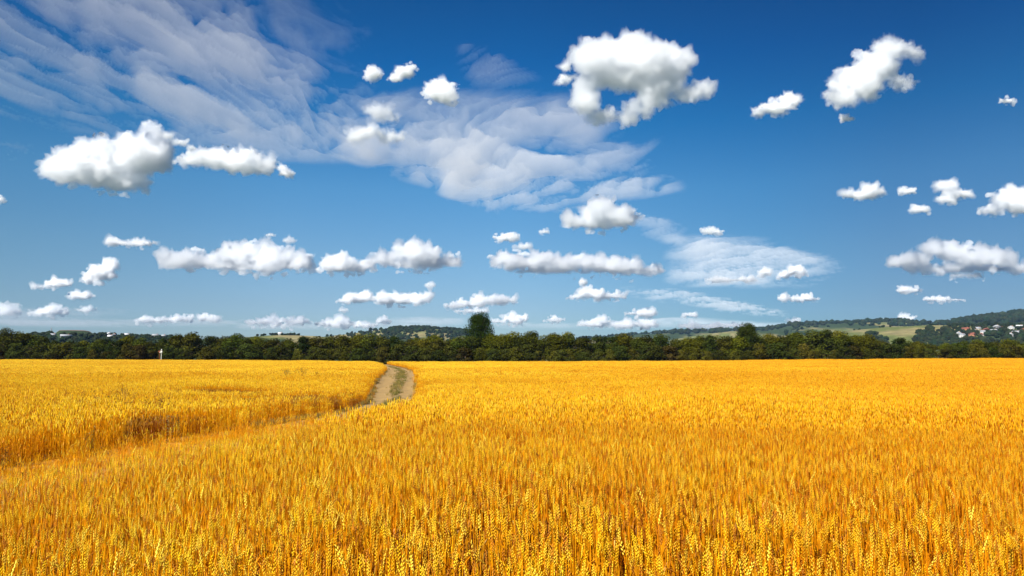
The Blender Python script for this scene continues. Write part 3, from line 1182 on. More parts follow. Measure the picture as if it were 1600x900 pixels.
def lattice(u, dist, h, wb, label, cat='mast', name='lattice_mast'):
    th = math.atan((u - 800) / FPX)
    x, y = dist * math.sin(th), dist * math.cos(th)
    root = link(name, None)
    root.location = (x, y, float(H(x, y)))
    ac = Acc()
    n = 10
    cor = [(-1, -1), (1, -1), (1, 1), (-1, 1)]
    def P(k, i):
        t = i / n
        w_ = wb / 2 * (1 - 0.82 * t)
        return np.array((cor[k % 4][0] * w_, cor[k % 4][1] * w_, h * t))
    for k in range(4):
        tube(ac, np.array([P(k, 0), P(k, n)]), [0.22, 0.12], (1, 1, 1), 4)
        for i in range(n):
            tube(ac, np.array([P(k, i), P(k + 1, i + 1)]), [0.09, 0.09], (1, 1, 1), 3)
            tube(ac, np.array([P(k, i + 1), P(k + 1, i + 1)]), [0.08, 0.08], (1, 1, 1), 3)
    link('lattice_frame', ac.mesh('lattice_frame', MAT_STEEL), root)
    ac = Acc()
    tube(ac, np.array([(0, 0, h), (0, 0, h * 1.18)]), [0.15, 0.06], (1, 1, 1), 6)
    for z in (0.9, 0.97):
        box(ac, -wb * .22, wb * .22, -.3, .3, h * z, h * z + 0.8)
    link('antenna', ac.mesh('antenna', MAT_STEEL), root)
    tag(root, label, cat)


lattice(674, 2250, 17, 3.2, 'left one of two thin lattice masts on the wooded centre hill', )
lattice(681, 2250, 13, 2.8, 'right and shorter one of two thin lattice masts on the centre hill')
lattice(81, 1250, 9, 2.0, 'small antenna tower at the left end of the reddish hilltop')


def marker_post():
    x, y = (254.5 - 800) / FPX * 206, 206.0
    z = float(H(x, y))
    root = link('marker_post', None)
    root.location = (x, y, z)
    ac = Acc()
    tube(ac, np.array([(0, 0, -.3), (0, 0, 2.9)]), [0.12, 0.10], (1, 1, 1), 10)
    link('post', ac.mesh('post', MAT_WPOST), root)
    ac = Acc()
    box(ac, -0.22, 0.26, -0.10, 0.10, 2.75, 3.4)
    prism(ac, [(-0.22, -.10, 3.403), (.26, -.10, 3.403), (0.08, -.10, 3.95), (-.04, -.10, 3.95)], [(-0.22, .10, 3.403), (.26, .10, 3.403), (0.08, .10, 3.95), (-.04, .10, 3.95)])
    link('head', ac.mesh('head', MAT_WPOST), root)
    ac = Acc()
    box(ac, -0.55, -0.22, -0.06, 0.06, 2.95, 3.15)
    link('arm', ac.mesh('arm', MAT_WPOST), root)
    tag(root, 'white marker post with pointed head at the far edge of the left field', 'post')
    ac = Acc()
    tube(ac, np.array([(0, 0, -.3), (0, 0, 3.4)]), [0.09, 0.08], (1, 1, 1), 8)
    box(ac, -.28, .28, -.05, .05, 3.0, 3.5)
    o = link('rusty_post', ac.mesh('rusty_post', MAT_RUST))
    o.location = (x - 0.85, y + 0.6, z)
    tag(o, 'rusty brown post right beside the white marker post', 'post')


marker_post()

# ------------------------------------------------------------------ weeds and verge grass
MAT_WEED = plant_material('dry weeds', 0.2, False)


def weed_mesh(seed, h, brown):
    rg = random.Random(seed)
    ac = Acc()
    for _ in range(rg.randint(7, 11)):
        a, s = rg.uniform(0, 6.28), rg.uniform(0.05, 0.30)
        hh = h * rg.uniform(0.65, 1.05)
        ex, ey = math.cos(a) * s * hh, math.sin(a) * s * hh
        pts = np.array([(0, 0, 0), (ex * .3, ey * .3, hh * .5), (ex, ey, hh)])
        tube(ac, pts, [0.007, 0.005, 0.002], np.array(brown) * rg.uniform(.7, 1.2), 3, rg)
        for _ in range(26):
            t = rg.uniform(0.25, 1)
            p = np.array((ex * t, ey * t, hh * t)) + np.array([rg.gauss(0, .028) for _ in range(3)])
            q = rg.uniform(0.008, 0.022)
            d = np.array([rg.gauss(0, 1) for _ in range(3)])
            d /= np.linalg.norm(d)
            e = np.cross(d, (0.2, 0.5, 0.8))
            ac.add([p - d * q * 1.6, p + e * q, p + d * q * 1.6, p - e * q * .6], [(0, 1, 2), (0, 2, 3)], np.array(brown) * rg.uniform(.5, 1.5))
    return ac.mesh('weed', MAT_WEED)


wp = [weed_mesh(1, 1.3, (0.26, 0.12, 0.03)), weed_mesh(2, 1.3, (0.20, 0.13, 0.035)), weed_mesh(3, 1.3, (0.10, 0.10, 0.025)), weed_mesh(4, 1.3, (0.30, 0.11, 0.03))]


def weed(u, vtop, h, k, label, base=None, group=None, sc=1.0):
    """a weed whose top shows at (u, vtop)"""
    x, y, z = (float(t) for t in ray(u, vtop))
    if base is None:
        t = (h - 0.15 - EYE) / z
    else:
        t = base / y
    o = link('dock_weed', wp[k])
    o.location = (x * t, y * t, float(H(x * t, y * t)))
    o.scale = (sc * h / 1.3, sc * h / 1.3, h / 1.3)
    o.rotation_euler = (0, 0, u * 1.7)
    tag(o, label, 'weed', group)


GW = 'dark dry weeds poking out of the left part of the wheat'
rg_ = random.Random(5)
for i in range(26):
    u = rg_.choice((rg_.gauss(185, 22), rg_.gauss(245, 8), rg_.gauss(120, 40)))
    weed(u, rg_.uniform(596, 622), rg_.uniform(1.15, 1.38), rg_.choice((0, 1, 3)), 'thin brown weed poking out of the wheat left of the track, mid field', group=GW, sc=1.15)
for i in range(14):
    weed(rg_.uniform(430, 494), rg_.uniform(573, 577), rg_.uniform(1.25, 1.5), rg_.choice((0, 1)), 'brownish green weed in the row far out in the left field', group='row of weeds far out in the wheat', sc=2.0)
for (u, v, h, k, lab) in ((268, 668, 0.95, 1, 'dark weed clump at the crop edge where the path bends'), (281, 672, 0.85, 2, 'greenish weed clump beside the dark one at the crop edge'),
                          (142, 700, 0.8, 2, 'dark greenish weed at the foot of the tall crop left of the path'), (4, 730, 0.7, 1, 'dark weed at the foot of the crop by the left border'),
                          (388, 672, 0.75, 3, 'reddish weed at the crop edge before the brown hollow'), (196, 690, 0.8, 1, 'brown weed against the crop edge between two greenish ones')):
    d = float(np.interp(u, [0, 270, 420, 550], [14.6, 20.3, 24.9, 32])) + 0.1
    weed(u, v, h, k, lab, base=d, sc=1.2)


def verge_grass():
    gp = bpy.data.collections.new('grass tufts')
    m = plant_material('verge grass', 0.3, False)
    rg = random.Random(9)
    for i, col in enumerate(((0.22, 0.18, 0.04), (0.32, 0.23, 0.06), (0.13, 0.14, 0.03), (0.44, 0.22, 0.03))):
        ac = Acc()
        for _ in range(34):
            a = rg.uniform(0, 6.28)
            x, y = rg.uniform(-.14, .14), rg.uniform(-.14, .14)
            l, s = rg.uniform(0.10, 0.30), rg.uniform(0.05, 0.6)
            tip = np.array((x + math.cos(a) * s * l, y + math.sin(a) * s * l, l))
            mid_ = np.array((x + math.cos(a) * s * l * .35, y + math.sin(a) * s * l * .35, l * .6))
            pr = np.array((-math.sin(a), math.cos(a), 0)) * 0.006
            b = np.array((x, y, -0.02))
            ac.add([b - pr, b + pr, mid_ + pr * .8, mid_ - pr * .8, tip], [(0, 1, 2), (0, 2, 3), (3, 2, 4)], np.array(col) * rg.uniform(.6, 1.4))
        o = bpy.data.objects.new('grass_tuft_%02d' % i, ac.mesh('grass_tuft', m))
        gp.objects.link(o)
    R_ = np.random.RandomState(3)
    P, V = [], []
    for s, spread, n, vs, y0, y1 in ((0.57, 0.07, 1000, (0, 1, 2, 0), 26, 170), (0.0, 0.03, 1100, (0, 1, 3, 3), 24, 150), (1.0, 0.02, 800, (1, 3, 3), 25, 150), (0.5, 0.35, 120, (1, 0), 26, 150)):
        Y = y0 + (y1 - y0) * R_.rand(n) ** 1.4
        Sg = np.clip(R_.normal(s, spread, n), -0.03, 1.03)
        X = track_l(Y) + (track_r(Y) - track_l(Y)) * Sg
        kp = fbm(X * 0.8, Y * 0.35, 0, 3, 61) > 0.40
        X, Y = X[kp], Y[kp]
        P.append(np.stack([X, Y, H(X, Y) + 0.06], -1))
        V.append(R_.choice(vs, len(X)))
    P, V = np.vstack(P), np.concatenate(V)
    instancer('grass', P, V, R_.uniform(0, 6.28, len(P)), R_.uniform(0.35, 1.0, len(P)), gp, 'rough green and straw-coloured grass along the middle and edges of the track')


verge_grass()

#@@CLOUDS
# ------------------------------------------------------------------ clouds
def cloud_material(name, density, aniso=0.0):
    m, n, out = new_mat(name)
    v = N(n, 'VolumePrincipled')
    v.inputs['Color'].default_value = (0.992, 0.995, 0.999, 1)
    v.inputs['Density'].default_value = density
    v.inputs['Anisotropy'].default_value = aniso
    n.links.new(v.outputs[0], out.inputs['Volume'])
    return m


_bm = bmesh.new()
bmesh.ops.create_icosphere(_bm, subdivisions=2, radius=1.0)
ICO_V = np.array([v.co[:] for v in _bm.verts])
ICO_T = np.array([[v.index for v in f.verts] for f in _bm.faces])
_bm.free()


def remesh(me, voxel):
    o = bpy.data.objects.new('tmp', me)
    COL.objects.link(o)
    md = o.modifiers.new('r', 'REMESH')
    md.mode = 'VOXEL'
    md.voxel_size = voxel
    dg = bpy.context.evaluated_depsgraph_get()
    e = o.evaluated_get(dg)
    new = bpy.data.meshes.new_from_object(e)
    bpy.data.objects.remove(o)
    bpy.data.meshes.remove(me)
    return new


def cumulus(name, label, lobes, soft=3.5, vb=None, base_h=1000.0, rough=1.0, kids=9, flat=0.35, group=None, detail=1.5):
    """lobes: (u, v, ru, rv) ellipses of the photographed outline; the cloud gets its own distance from the height of its base"""
    if max(l[1] + l[3] for l in lobes) > 478:
        base_h = 590.0                                  # the low distant puffs hang a little lower, clear of the veils' shadows
    rg = random.Random(int(lobes[0][0] * 7 + lobes[0][1] * 13))
    vbot = vb or max(l[1] + l[3] for l in lobes)
    uc = sum(l[0] for l in lobes) / len(lobes)
    dx, dy, dz = (float(t) for t in ray(uc, min(vbot, 548)))
    D = min((base_h - EYE) / dz, 42000.0)              # along the camera's forward axis
    px = D / FPX                                       # metres per pixel out there
    size = max(max(l[2] for l in lobes), 4)
    V, T, n = [], [], 0
    balls = []
    umin, umax = min(l[0] - l[2] for l in lobes), max(l[0] + l[2] for l in lobes)
    depth = 0.5 * (umax - umin) * 0.45

    def ball(u, v, ru, rv, dd):
        balls.append((u, v, ru, rv, dd))
    for (u, v, ru, rv) in lobes:
        dd = rg.uniform(-0.3, 0.3) * min(ru, depth)
        # fill an elongated ellipse with several rounder puffs
        m = max(1, int(round(ru / max(rv, 1) * 1.5)))
        for k in range(m):
            t = (k + 0.5) / m * 2 - 1
            rr = rv * math.sqrt(max(0.05, 1 - (t * 0.9) ** 2))
            ball(u + t * (ru - rr * 0.7), v + rg.uniform(-.12, .12) * rv, rr * 1.05, rr * 0.95, dd + rg.uniform(-.35, .35) * rr)
    main = list(balls)
    for (u, v, ru, rv, dd) in main:                    # cauliflower on the upper side
        for gen in range(kids):
            a = rg.uniform(-0.35, math.pi + 0.35)
            b = rg.uniform(-1.2, 0.9)
            q = rg.uniform(0.22, 0.48)
            r = rv * q
            ball(u + math.cos(a) * math.cos(b) * ru * (1 - q * .45), v - math.sin(a) * math.cos(b) * rv * (1 - q * .45), r, r, dd + math.sin(b) * rv * (1 - q * .4))
    sz = 0
    for (u, v, ru, rv, dd) in balls:
        x, y, z = (float(t) for t in ray(u, v))
        t = D + dd * px
        c = np.array((x * t, y * t, EYE + z * t))
        V.append(c + ICO_V * np.array((ru * px, max(ru, rv) * px * 0.95, rv * px)))
        T.append(ICO_T + n)
        n += len(ICO_V)
    FV, FT, fn = [], [], 0
    for _ in range(int(6 + 1.1 * (umax - umin) ** 0.72)):        # torn scraps drifting round the body
        u, v, ru, rv, dd = main[rg.randrange(len(main))]
        a = rg.uniform(0, 6.283)
        e = rg.uniform(0.85, 1.22)
        r = rg.uniform(0.10, 0.30) * rv + 0.8
        x, y, z = (float(t) for t in ray(u + math.cos(a) * ru * e, min(v - math.sin(a) * rv * e, vbot + 1)))
        c = np.array((x, y, z)) * (D + dd * px) + (0, 0, EYE)
        FV.append(c + ICO_V * np.array((r * rg.uniform(1, 2.2), r, r * rg.uniform(.6, 1.2))) * px)
        FT.append(ICO_T + fn)
        fn += len(ICO_V)
    me = mesh_np('cloud', np.vstack(V), np.vstack(T))
    vox = max(detail * px, (umax - umin) * px / 200)
    me = remesh(me, vox)
    nv = len(me.vertices)
    co = np.empty(nv * 3, np.float32)
    me.vertices.foreach_get('co', co)
    co = co.reshape(-1, 3).astype(float)
    nr = np.empty(nv * 3, np.float32)
    me.vertices.foreach_get('normal', nr)
    nr = nr.reshape(-1, 3).astype(float)
    tri = np.empty(len(me.loops), np.int32)
    me.loops.foreach_get('vertex_index', tri)
    tot = np.empty(len(me.polygons), np.int32)
    me.polygons.foreach_get('loop_total', tot)
    assert (tot == 4).all()
    quads = tri.reshape(-1, 4)
    bpy.data.meshes.remove(me)
    cen = co.mean(0)
    q = (co - cen) / px                                # in pixels
    s0 = int(lobes[0][0])
    big = max(6.0, min(24.0, size * 0.36))

    def nf(scale, octs, sd, g=0.55):
        return fbm(q[:, 0] / scale, q[:, 1] / scale, q[:, 2] / scale, octs, s0 + sd, g)
    d = (nf(big, 3, 0) - 0.5) * big * 1.0
    bil = np.abs(nf(big * .5, 3, 5) - 0.5) * 2
    d = d + (0.32 - bil) * big * 0.30
    fine = nf(4.5, 3, 11) - 0.5
    rag = nf(11.0, 5, 17, 0.7) - 0.5
    zc = (co[:, 2] - co[:, 2].min()) / (np.ptp(co[:, 2]) + 1e-6)
    amp = (0.45 + 0.55 * smooth(0.05, 0.35, zc)) * rough
    zb = EYE + float(ray(uc, vbot)[2]) * D
    hh = size * 0.25 * px
    k = min(1.0, 0.45 + size / 60.0)                   # small clouds have thinner fringes
    rvm = float(np.mean([l[3] for l in lobes]))
    kk = min(1.0, rvm / 20.0)
    amp = amp * (0.5 + 0.5 * kk)
    soft = soft * min(1.0, 0.45 + rvm / 28.0)
    layers = [(d * amp + fine * 2.0 * kk + rag * 8 * k * kk - 8.0 * kk, soft * (1.5 + 0.6 * kk), -0.6), (d * amp + fine * 3.5 * kk + rag * 14 * k * rough - 4.2 * kk, soft * (2.6 + 1.4 * kk), 0.3),
              (d * amp + fine * 4.0 * kk + rag * 22 * k * rough + 0.4 * kk, soft * (5.0 + 2.5 * kk), 1.0), (d * amp + fine * 4.0 + rag * 36 * k * rough + 1.2 * kk - 0.4 * k, soft * (10.0 + 3.0 * kk), 2.0)]
    VV, QQ, MI, mats = [], [], [], []
    for i, (dd, sf, drop) in enumerate(layers):
        c2 = co + nr * (dd * px)[:, None]
        t = (c2[:, 2] - (zb - drop * px)) / hh
        t2 = np.where(t < 1, np.maximum((t - 1) * (1 - flat) + 1, -0.5 + 0.3 * (rag + 0.5)), t)
        c2[:, 2] = zb - drop * px + t2 * hh
        VV.append(c2)
        QQ.append(quads + i * nv)
        MI.append(np.full(len(quads), i))
        mats.append(cloud_material('cloud droplets', 1.0 / (sf * px), (0.70, 0.66, 0.52, 0.3)[i] * min(1.0, max(0.0, (size - 22) / 30.0))))
    fm = remesh(mesh_np('scraps', np.vstack(FV), np.vstack(FT)), max(0.9 * px, vox * 0.8))
    fv = np.empty(len(fm.vertices) * 3, np.float32)
    fm.vertices.foreach_get('co', fv)
    fv = fv.reshape(-1, 3).astype(float)
    fnr = np.empty(len(fm.vertices) * 3, np.float32)
    fm.vertices.foreach_get('normal', fnr)
    fnr = fnr.reshape(-1, 3)
    ft = np.empty(len(fm.loops), np.int32)
    fm.loops.foreach_get('vertex_index', ft)
    bpy.data.meshes.remove(fm)
    g_ = (fv - cen) / px
    fd = (fbm(g_[:, 0] / 6, g_[:, 1] / 6, g_[:, 2] / 6, 4, s0 + 31, 0.65) - 0.5) * 14
    fv = fv + fnr * (fd * px)[:, None]
    QQ.append(ft.reshape(-1, 4) + sum(len(x) for x in VV))
    VV.append(fv)
    MI.append(np.full(len(QQ[-1]), len(mats)))
    mats.append(cloud_material('cloud wisps', 1.0 / (soft * 2.6 * px)))
    co = np.vstack(VV)
    me = mesh_np(name, co, np.vstack(QQ), mats, np.concatenate(MI))
    o = link(name, me)
    # object origin at the cloud's centre
    c0 = Vector(co.mean(0))
    me.transform(Matrix.Translation(-c0))
    o.location = c0
    tag(o, label, 'cloud', group)
    return o


CL = [
    # label, lobes, options
    ('largest cloud of the left sky, a long white heap with grey underside', [(160, 255, 88, 36), (105, 262, 42, 30), (225, 238, 42, 36), (238, 207, 17, 16), (190, 288, 50, 18)], dict(soft=3.5)),
    ('white cloud trailing off to the right from the big heap in the left sky', [(370, 250, 48, 20), (330, 247, 34, 17), (405, 260, 30, 15), (295, 250, 22, 9)], dict(soft=3.2)),
    ('ragged scrap of cloud at the right tip of the trailing left cloud', [(447, 272, 13, 7), (441, 262, 6, 6)], dict(soft=4.5, kids=5, rough=1.6)),
    ('ragged scraps of cloud above the gap in the big left cloud', [(284, 222, 9, 5), (262, 212, 6, 4), (300, 232, 5, 4)], dict(soft=7, kids=4, rough=1.8)),
    ('biggest cloud high in the sky right of centre, with a blue hole near its base',
     [(985, 92, 76, 40), (928, 88, 34, 30), (1042, 98, 38, 40), (960, 122, 56, 18), (1035, 138, 44, 22), (915, 135, 20, 20), (916, 160, 20, 24), (940, 182, 28, 15), (975, 184, 28, 14), (1000, 120, 70, 28),
      (1000, 170, 30, 18), (1020, 155, 34, 18), (1070, 148, 28, 12), (1102, 138, 14, 12)],
     dict(soft=4.0, flat=0.0, kids=5, rough=0.85)),
    ('torn wisp at the left side of the biggest cloud right of centre', [(884, 122, 12, 6), (874, 128, 6, 4), (886, 105, 5, 7)], dict(soft=7, kids=4, rough=1.8, flat=0)),
    ('tall slanting cloud in the upper right with a curled top', [(1340, 130, 42, 28), (1315, 152, 26, 18), (1365, 105, 32, 28), (1392, 75, 25, 20), (1425, 82, 20, 11), (1410, 130, 22, 12)],
     dict(soft=4.5, flat=0.0, rough=1.1)),
    ('small puff hanging under the tall slanting cloud', [(1322, 185, 13, 6)], dict(soft=4.5, kids=5)),
    ('slanting white cloud left of the tall curled one', [(1210, 168, 28, 13), (1235, 156, 18, 12), (1186, 178, 14, 8)], dict(soft=4, rough=1.2, flat=0.2)),
    ('tiny round cloud near the upper right border', [(1572, 157, 14, 7)], dict(soft=4, kids=5)),
    ('left half of a pair of small puffs above the centre-left veil', [(582, 116, 15, 12)], dict(soft=4.5, kids=5, flat=0.1)),
    ('right half of a pair of small puffs above the centre-left veil', [(632, 112, 15, 11), (617, 122, 14, 6), (642, 104, 8, 7)], dict(soft=4.5, kids=5, flat=0.1)),
    ('bright egg-shaped cloud on the upper edge of the centre veil', [(688, 142, 22, 20), (700, 154, 18, 10)], dict(soft=3.5)),
    ('faint soft puff over the left part of the centre veil', [(592, 174, 26, 15), (612, 186, 18, 10)], dict(soft=14, kids=5)),
    ('white puff low in the left part of the centre veil', [(612, 213, 24, 12), (580, 205, 22, 12), (556, 213, 18, 14)], dict(soft=9, kids=6)),
    ('dome-shaped white cloud with flat grey base right of the picture middle', [(938, 330, 34, 24), (965, 338, 34, 18), (905, 347, 26, 14), (935, 352, 52, 12), (990, 337, 18, 9)], dict(soft=3.0, flat=0.5)),
    ('longest cloud of the left row, with billowing top and dark base', [(300, 405, 50, 18), (262, 406, 22, 14), (380, 398, 45, 22), (440, 406, 50, 20), (400, 420, 70, 14), (475, 408, 24, 16)], dict(soft=2.8, flat=0.5)),
    ('cloud at the middle of the left row, between two larger ones', [(530, 413, 32, 17), (565, 417, 26, 12)], dict(soft=2.8, flat=0.6)),
    ('heaped cloud at the right end of the left row', [(650, 395, 40, 20), (605, 403, 34, 14), (700, 408, 24, 14), (655, 412, 58, 14)], dict(soft=2.8, flat=0.5)),
    ('long thin cloud above the left row, at its left end', [(210, 381, 38, 7), (178, 379, 14, 6)], dict(soft=3.5, kids=6)),
    ('bright slanting cloud right above the low left clouds', [(158, 427, 24, 14), (172, 413, 14, 10), (138, 435, 16, 8)], dict(soft=2.8)),
    ('small white cloud left of the bright slanting one', [(90, 443, 26, 9), (60, 449, 12, 5)], dict(soft=3.0)),
    ('little flat cloud below the bright slanting one', [(125, 463, 22, 6)], dict(soft=3.0)),
    ('low hazy cloud at the left border', [(14, 486, 24, 11)], dict(soft=6)),
    ('low white cloud over the left village, beside the hazy one', [(85, 486, 24, 9), (60, 489, 18, 6)], dict(soft=3.5)),
    ('faint low cloud over the reddish hilltop', [(136, 485, 20, 5)], dict(soft=7)),
    ('low cloud with two humps left of the long low bank', [(245, 501, 36, 7), (280, 497, 26, 6), (325, 497, 18, 7)], dict(soft=3.5)),
    ('left part of the low white bank above the trees', [(435, 503, 52, 9), (405, 506, 24, 7)], dict(soft=3.0)),
    ('right part of the low white bank above the trees', [(525, 506, 40, 8), (565, 510, 32, 6), (600, 501, 14, 6)], dict(soft=3.2)),
    ('small cloud left of the two-humped one under the row', [(560, 466, 22, 9), (573, 462, 10, 8), (535, 471, 12, 5)], dict(soft=2.8)),
    ('two-humped cloud under the right end of the left row', [(628, 469, 30, 11), (600, 469, 16, 11), (655, 467, 20, 10)], dict(soft=2.6)),
    ('broad low cloud left above the tall tree', [(770, 468, 40, 9), (735, 474, 32, 7), (715, 480, 24, 6)], dict(soft=3.0)),
    ('little cloud strip right above the top of the tall tree', [(740, 487, 30, 5)], dict(soft=3.0)),
    ('rounded low cloud right beside the tall tree', [(806, 499, 24, 9), (780, 503, 12, 5)], dict(soft=2.8)),
    ('tiny oval cloud, second one right of the tall tree', [(866, 500, 15, 6)], dict(soft=3.0)),
    ('small bright cloud over the left end of the long centre cloud', [(790, 372, 24, 7), (794, 367, 10, 6)], dict(soft=3.0)),
    ('faint scrap between the small bright cloud and the long centre cloud', [(818, 386, 14, 6)], dict(soft=7)),
    ('long centre cloud stretched right of the picture middle', [(795, 407, 34, 17), (845, 410, 46, 18), (905, 411, 50, 17), (960, 418, 46, 15), (1015, 424, 22, 8), (880, 428, 80, 8), (990, 433, 34, 7)], dict(soft=2.8, flat=0.45)),
    ('low rounded cloud under the right half of the long centre cloud', [(925, 458, 24, 10), (950, 463, 36, 8), (900, 466, 16, 5)], dict(soft=2.8)),
    ('upper thin cloud of the low group right of centre', [(1000, 490, 26, 6)], dict(soft=3.0)),
    ('lower left cloud of the low group right of centre', [(930, 506, 28, 8), (945, 502, 14, 7)], dict(soft=2.8)),
    ('lower right cloud of the low group right of centre', [(985, 507, 36, 8), (1012, 508, 16, 8)], dict(soft=2.8)),
    ('tiny low cloud between the low group and the second-tallest tree', [(1075, 492, 12, 4)], dict(soft=3.0)),
    ('small flat scrap above the pale veil in the right sky', [(1114, 361, 19, 5)], dict(soft=4.5)),
    ('grey streaky cloud along the base of the pale right veil', [(1130, 438, 30, 5), (1165, 436, 14, 4)], dict(soft=6)),
    ('left of two round puffs at the lower right of the pale veil', [(1195, 426, 11, 8)], dict(soft=3.0)),
    ('right and brighter of two puffs at the lower right of the pale veil', [(1247, 424, 16, 9), (1225, 431, 14, 7)], dict(soft=2.8)),
    ('small flat-based cloud below the two puffs in the right sky', [(1225, 465, 10, 5), (1258, 467, 25, 6)], dict(soft=2.8)),
    ('left cloud of the small group in the right sky, with raised right half', [(1345, 306, 32, 8), (1366, 298, 18, 9)], dict(soft=3.5)),
    ('tiny upper cloud in the middle of the small right group', [(1418, 300, 16, 6)], dict(soft=4)),
    ('lower oval cloud in the middle of the small right group', [(1438, 328, 18, 7)], dict(soft=3.5)),
    ('hooked cloud at the right of the small right group', [(1495, 303, 28, 9), (1478, 291, 18, 7), (1482, 312, 18, 7)], dict(soft=4, flat=0.1)),
    ('large cloud cut by the right border below the hooked one', [(1580, 312, 36, 18), (1605, 318, 34, 22), (1548, 330, 22, 8)], dict(soft=3.0)),
    ('large grey layered cloud low in the far right sky', [(1500, 395, 62, 17), (1425, 408, 38, 12), (1545, 405, 50, 18), (1590, 420, 36, 13), (1500, 420, 96, 10), (1510, 436, 30, 4)], dict(soft=3.5, flat=0.3, kids=6)),
    ('small domed cloud below the large layered right cloud', [(1421, 454, 24, 7)], dict(soft=3.0)),
    ('flat cloud in two pieces, lower right of the small domed one', [(1463, 468, 22, 5), (1497, 469, 11, 3)], dict(soft=3.0)),
    ('low cloud standing on the far right ridge above the meadow', [(1417, 498, 17, 6), (1375, 503, 24, 4)], dict(soft=3.0)),
    ('pale cloud bank lying on the horizon left of the second-tallest tree', [(1120, 513, 60, 5), (1240, 502, 10, 3)], dict(soft=4)),
    ('tiny scrap over the longest cloud of the left row', [(421, 367, 9, 4)], dict(soft=6)),
    ('second tiny scrap over the longest cloud of the left row, further right', [(452, 376, 11, 4)], dict(soft=9)),
    ('scrap of cloud at the left border, halfway up the sky', [(-1, 311, 9, 6)], dict(soft=4)),
    ('faint tiny scrap left of the dome-shaped cloud', [(850, 362, 8, 4)], dict(soft=7)),
    ('small scrap under the heaped cloud of the left row', [(672, 446, 7, 5)], dict(soft=5)),
    ('little bump under the base of the long centre cloud', [(910, 441, 8, 4)], dict(soft=4)),
    ('faint low scrap left of the two-humped cloud, near the trees', [(535, 485, 7, 4)], dict(soft=7)),
]
for lab, lob, opt in CL:
    cumulus('cloud', lab, lob, group='fair weather clouds', **opt)


def cirrus(label, u0, u1, v0, v1, step, blobs, alt, density, seed, stretch=(1.0, 0.35), ang=0.0, tmax=380.0, cut=0.40, low=None, power=1.3, fib=1.1, gain=0.62, fill=0.10, amp_n=2.9, warp=2.6):
    """a high veil of ice cloud: a thin layer of air-borne crystals whose thickness varies"""
    us, vs = np.arange(u0, u1, step), np.arange(v0, v1, step)
    U, V_ = np.meshgrid(us, vs, indexing='ij')
    X, Y = on_plane(U, V_, alt)
    m = 0
    for (bu, bv, ru, rv, rot, amp) in blobs:
        c, s = math.cos(R(rot)), math.sin(R(rot))
        a = ((U - bu) * c + (V_ - bv) * s) / ru
        b = (-(U - bu) * s + (V_ - bv) * c) / rv
        m = m + amp * np.exp(-(a * a + b * b) ** power)
    if low:
        lw = np.array(low, float)
        m = m * smooth(-4, 16, np.interp(U, lw[:, 0], lw[:, 1]) - V_)
    # noise in the layer's own metres, with warped streaks
    k = 1 / (0.27 * alt)
    ca, sa = math.cos(R(ang)), math.sin(R(ang))
    A = (X * ca + Y * sa) * k * stretch[0]
    B = (-X * sa + Y * ca) * k * stretch[1]
    wx = fbm(A * 0.8, B * 0.8, 0, 3, seed) - .5
    wy = fbm(A * 0.8, B * 0.8, 5, 3, seed + 1) - .5
    n = fbm(A + wx * warp, B + wy * warp, 0, 7, seed + 2, gain)
    n2 = fbm(A * 5 + wx * 2.3 * warp, B * 2.2 + wy * 1.9 * warp, 0, 5, seed + 3, 0.65)
    edge = smooth(0, 22, U - u0) * smooth(0, 22, u1 - step - U) * smooth(0, 14, v1 - step - V_)
    if v0 > 0:
        edge = edge * smooth(0, 14, V_ - v0)
    th = np.clip(m, 0, 1.3) * (fill + amp_n * np.clip(n - cut + 0.02, 0, 1) ** 1.0 + fib * (n2 - .5)) - 0.10 + 0.10 * np.clip(m, 0, 1)
    th = np.clip(th, 0, None) * edge * tmax
    th = np.where(th < 0.5, 0, th)
    th[0, :] = th[-1, :] = 0
    th[:, 0] = th[:, -1] = 0
    Zt, Zb = alt + th, alt - th * 0.3
    a, b = U.shape
    idx = np.arange(a * b).reshape(a, b)
    top = np.stack([X, Y, Zt], -1).reshape(-1, 3)
    bot = np.stack([X, Y, Zb], -1).reshape(-1, 3)
    zero = (th.reshape(-1) == 0)
    bi = np.where(zero, np.arange(a * b), np.arange(a * b) + a * b)
    q = np.stack([idx[:-1, :-1], idx[1:, :-1], idx[1:, 1:], idx[:-1, 1:]], -1).reshape(-1, 4)
    keep = ~zero[q].all(1)
    q = q[keep]
    p0, p1, p2 = top[q[:, 0]], top[q[:, 1]], top[q[:, 2]]
    if np.median(np.cross(p1 - p0, p2 - p0)[:, 2]) < 0:          # upper skin must face up, lower skin down
        q = q[:, ::-1]
    fb = bi[q][:, ::-1]
    me = mesh_np('cirrus_cloud', np.vstack([top, bot]), np.vstack([q, fb]), [cloud_material('ice crystals', density, -0.45)])
    bm = bmesh.new()
    bm.from_mesh(me)
    bmesh.ops.delete(bm, geom=[v for v in bm.verts if not v.link_faces], context='VERTS')
    bm.to_mesh(me)
    bm.free()
    o = link('cirrus_cloud', me)
    tag(o, label, 'cloud', 'thin high veils of cirrus')
    return o


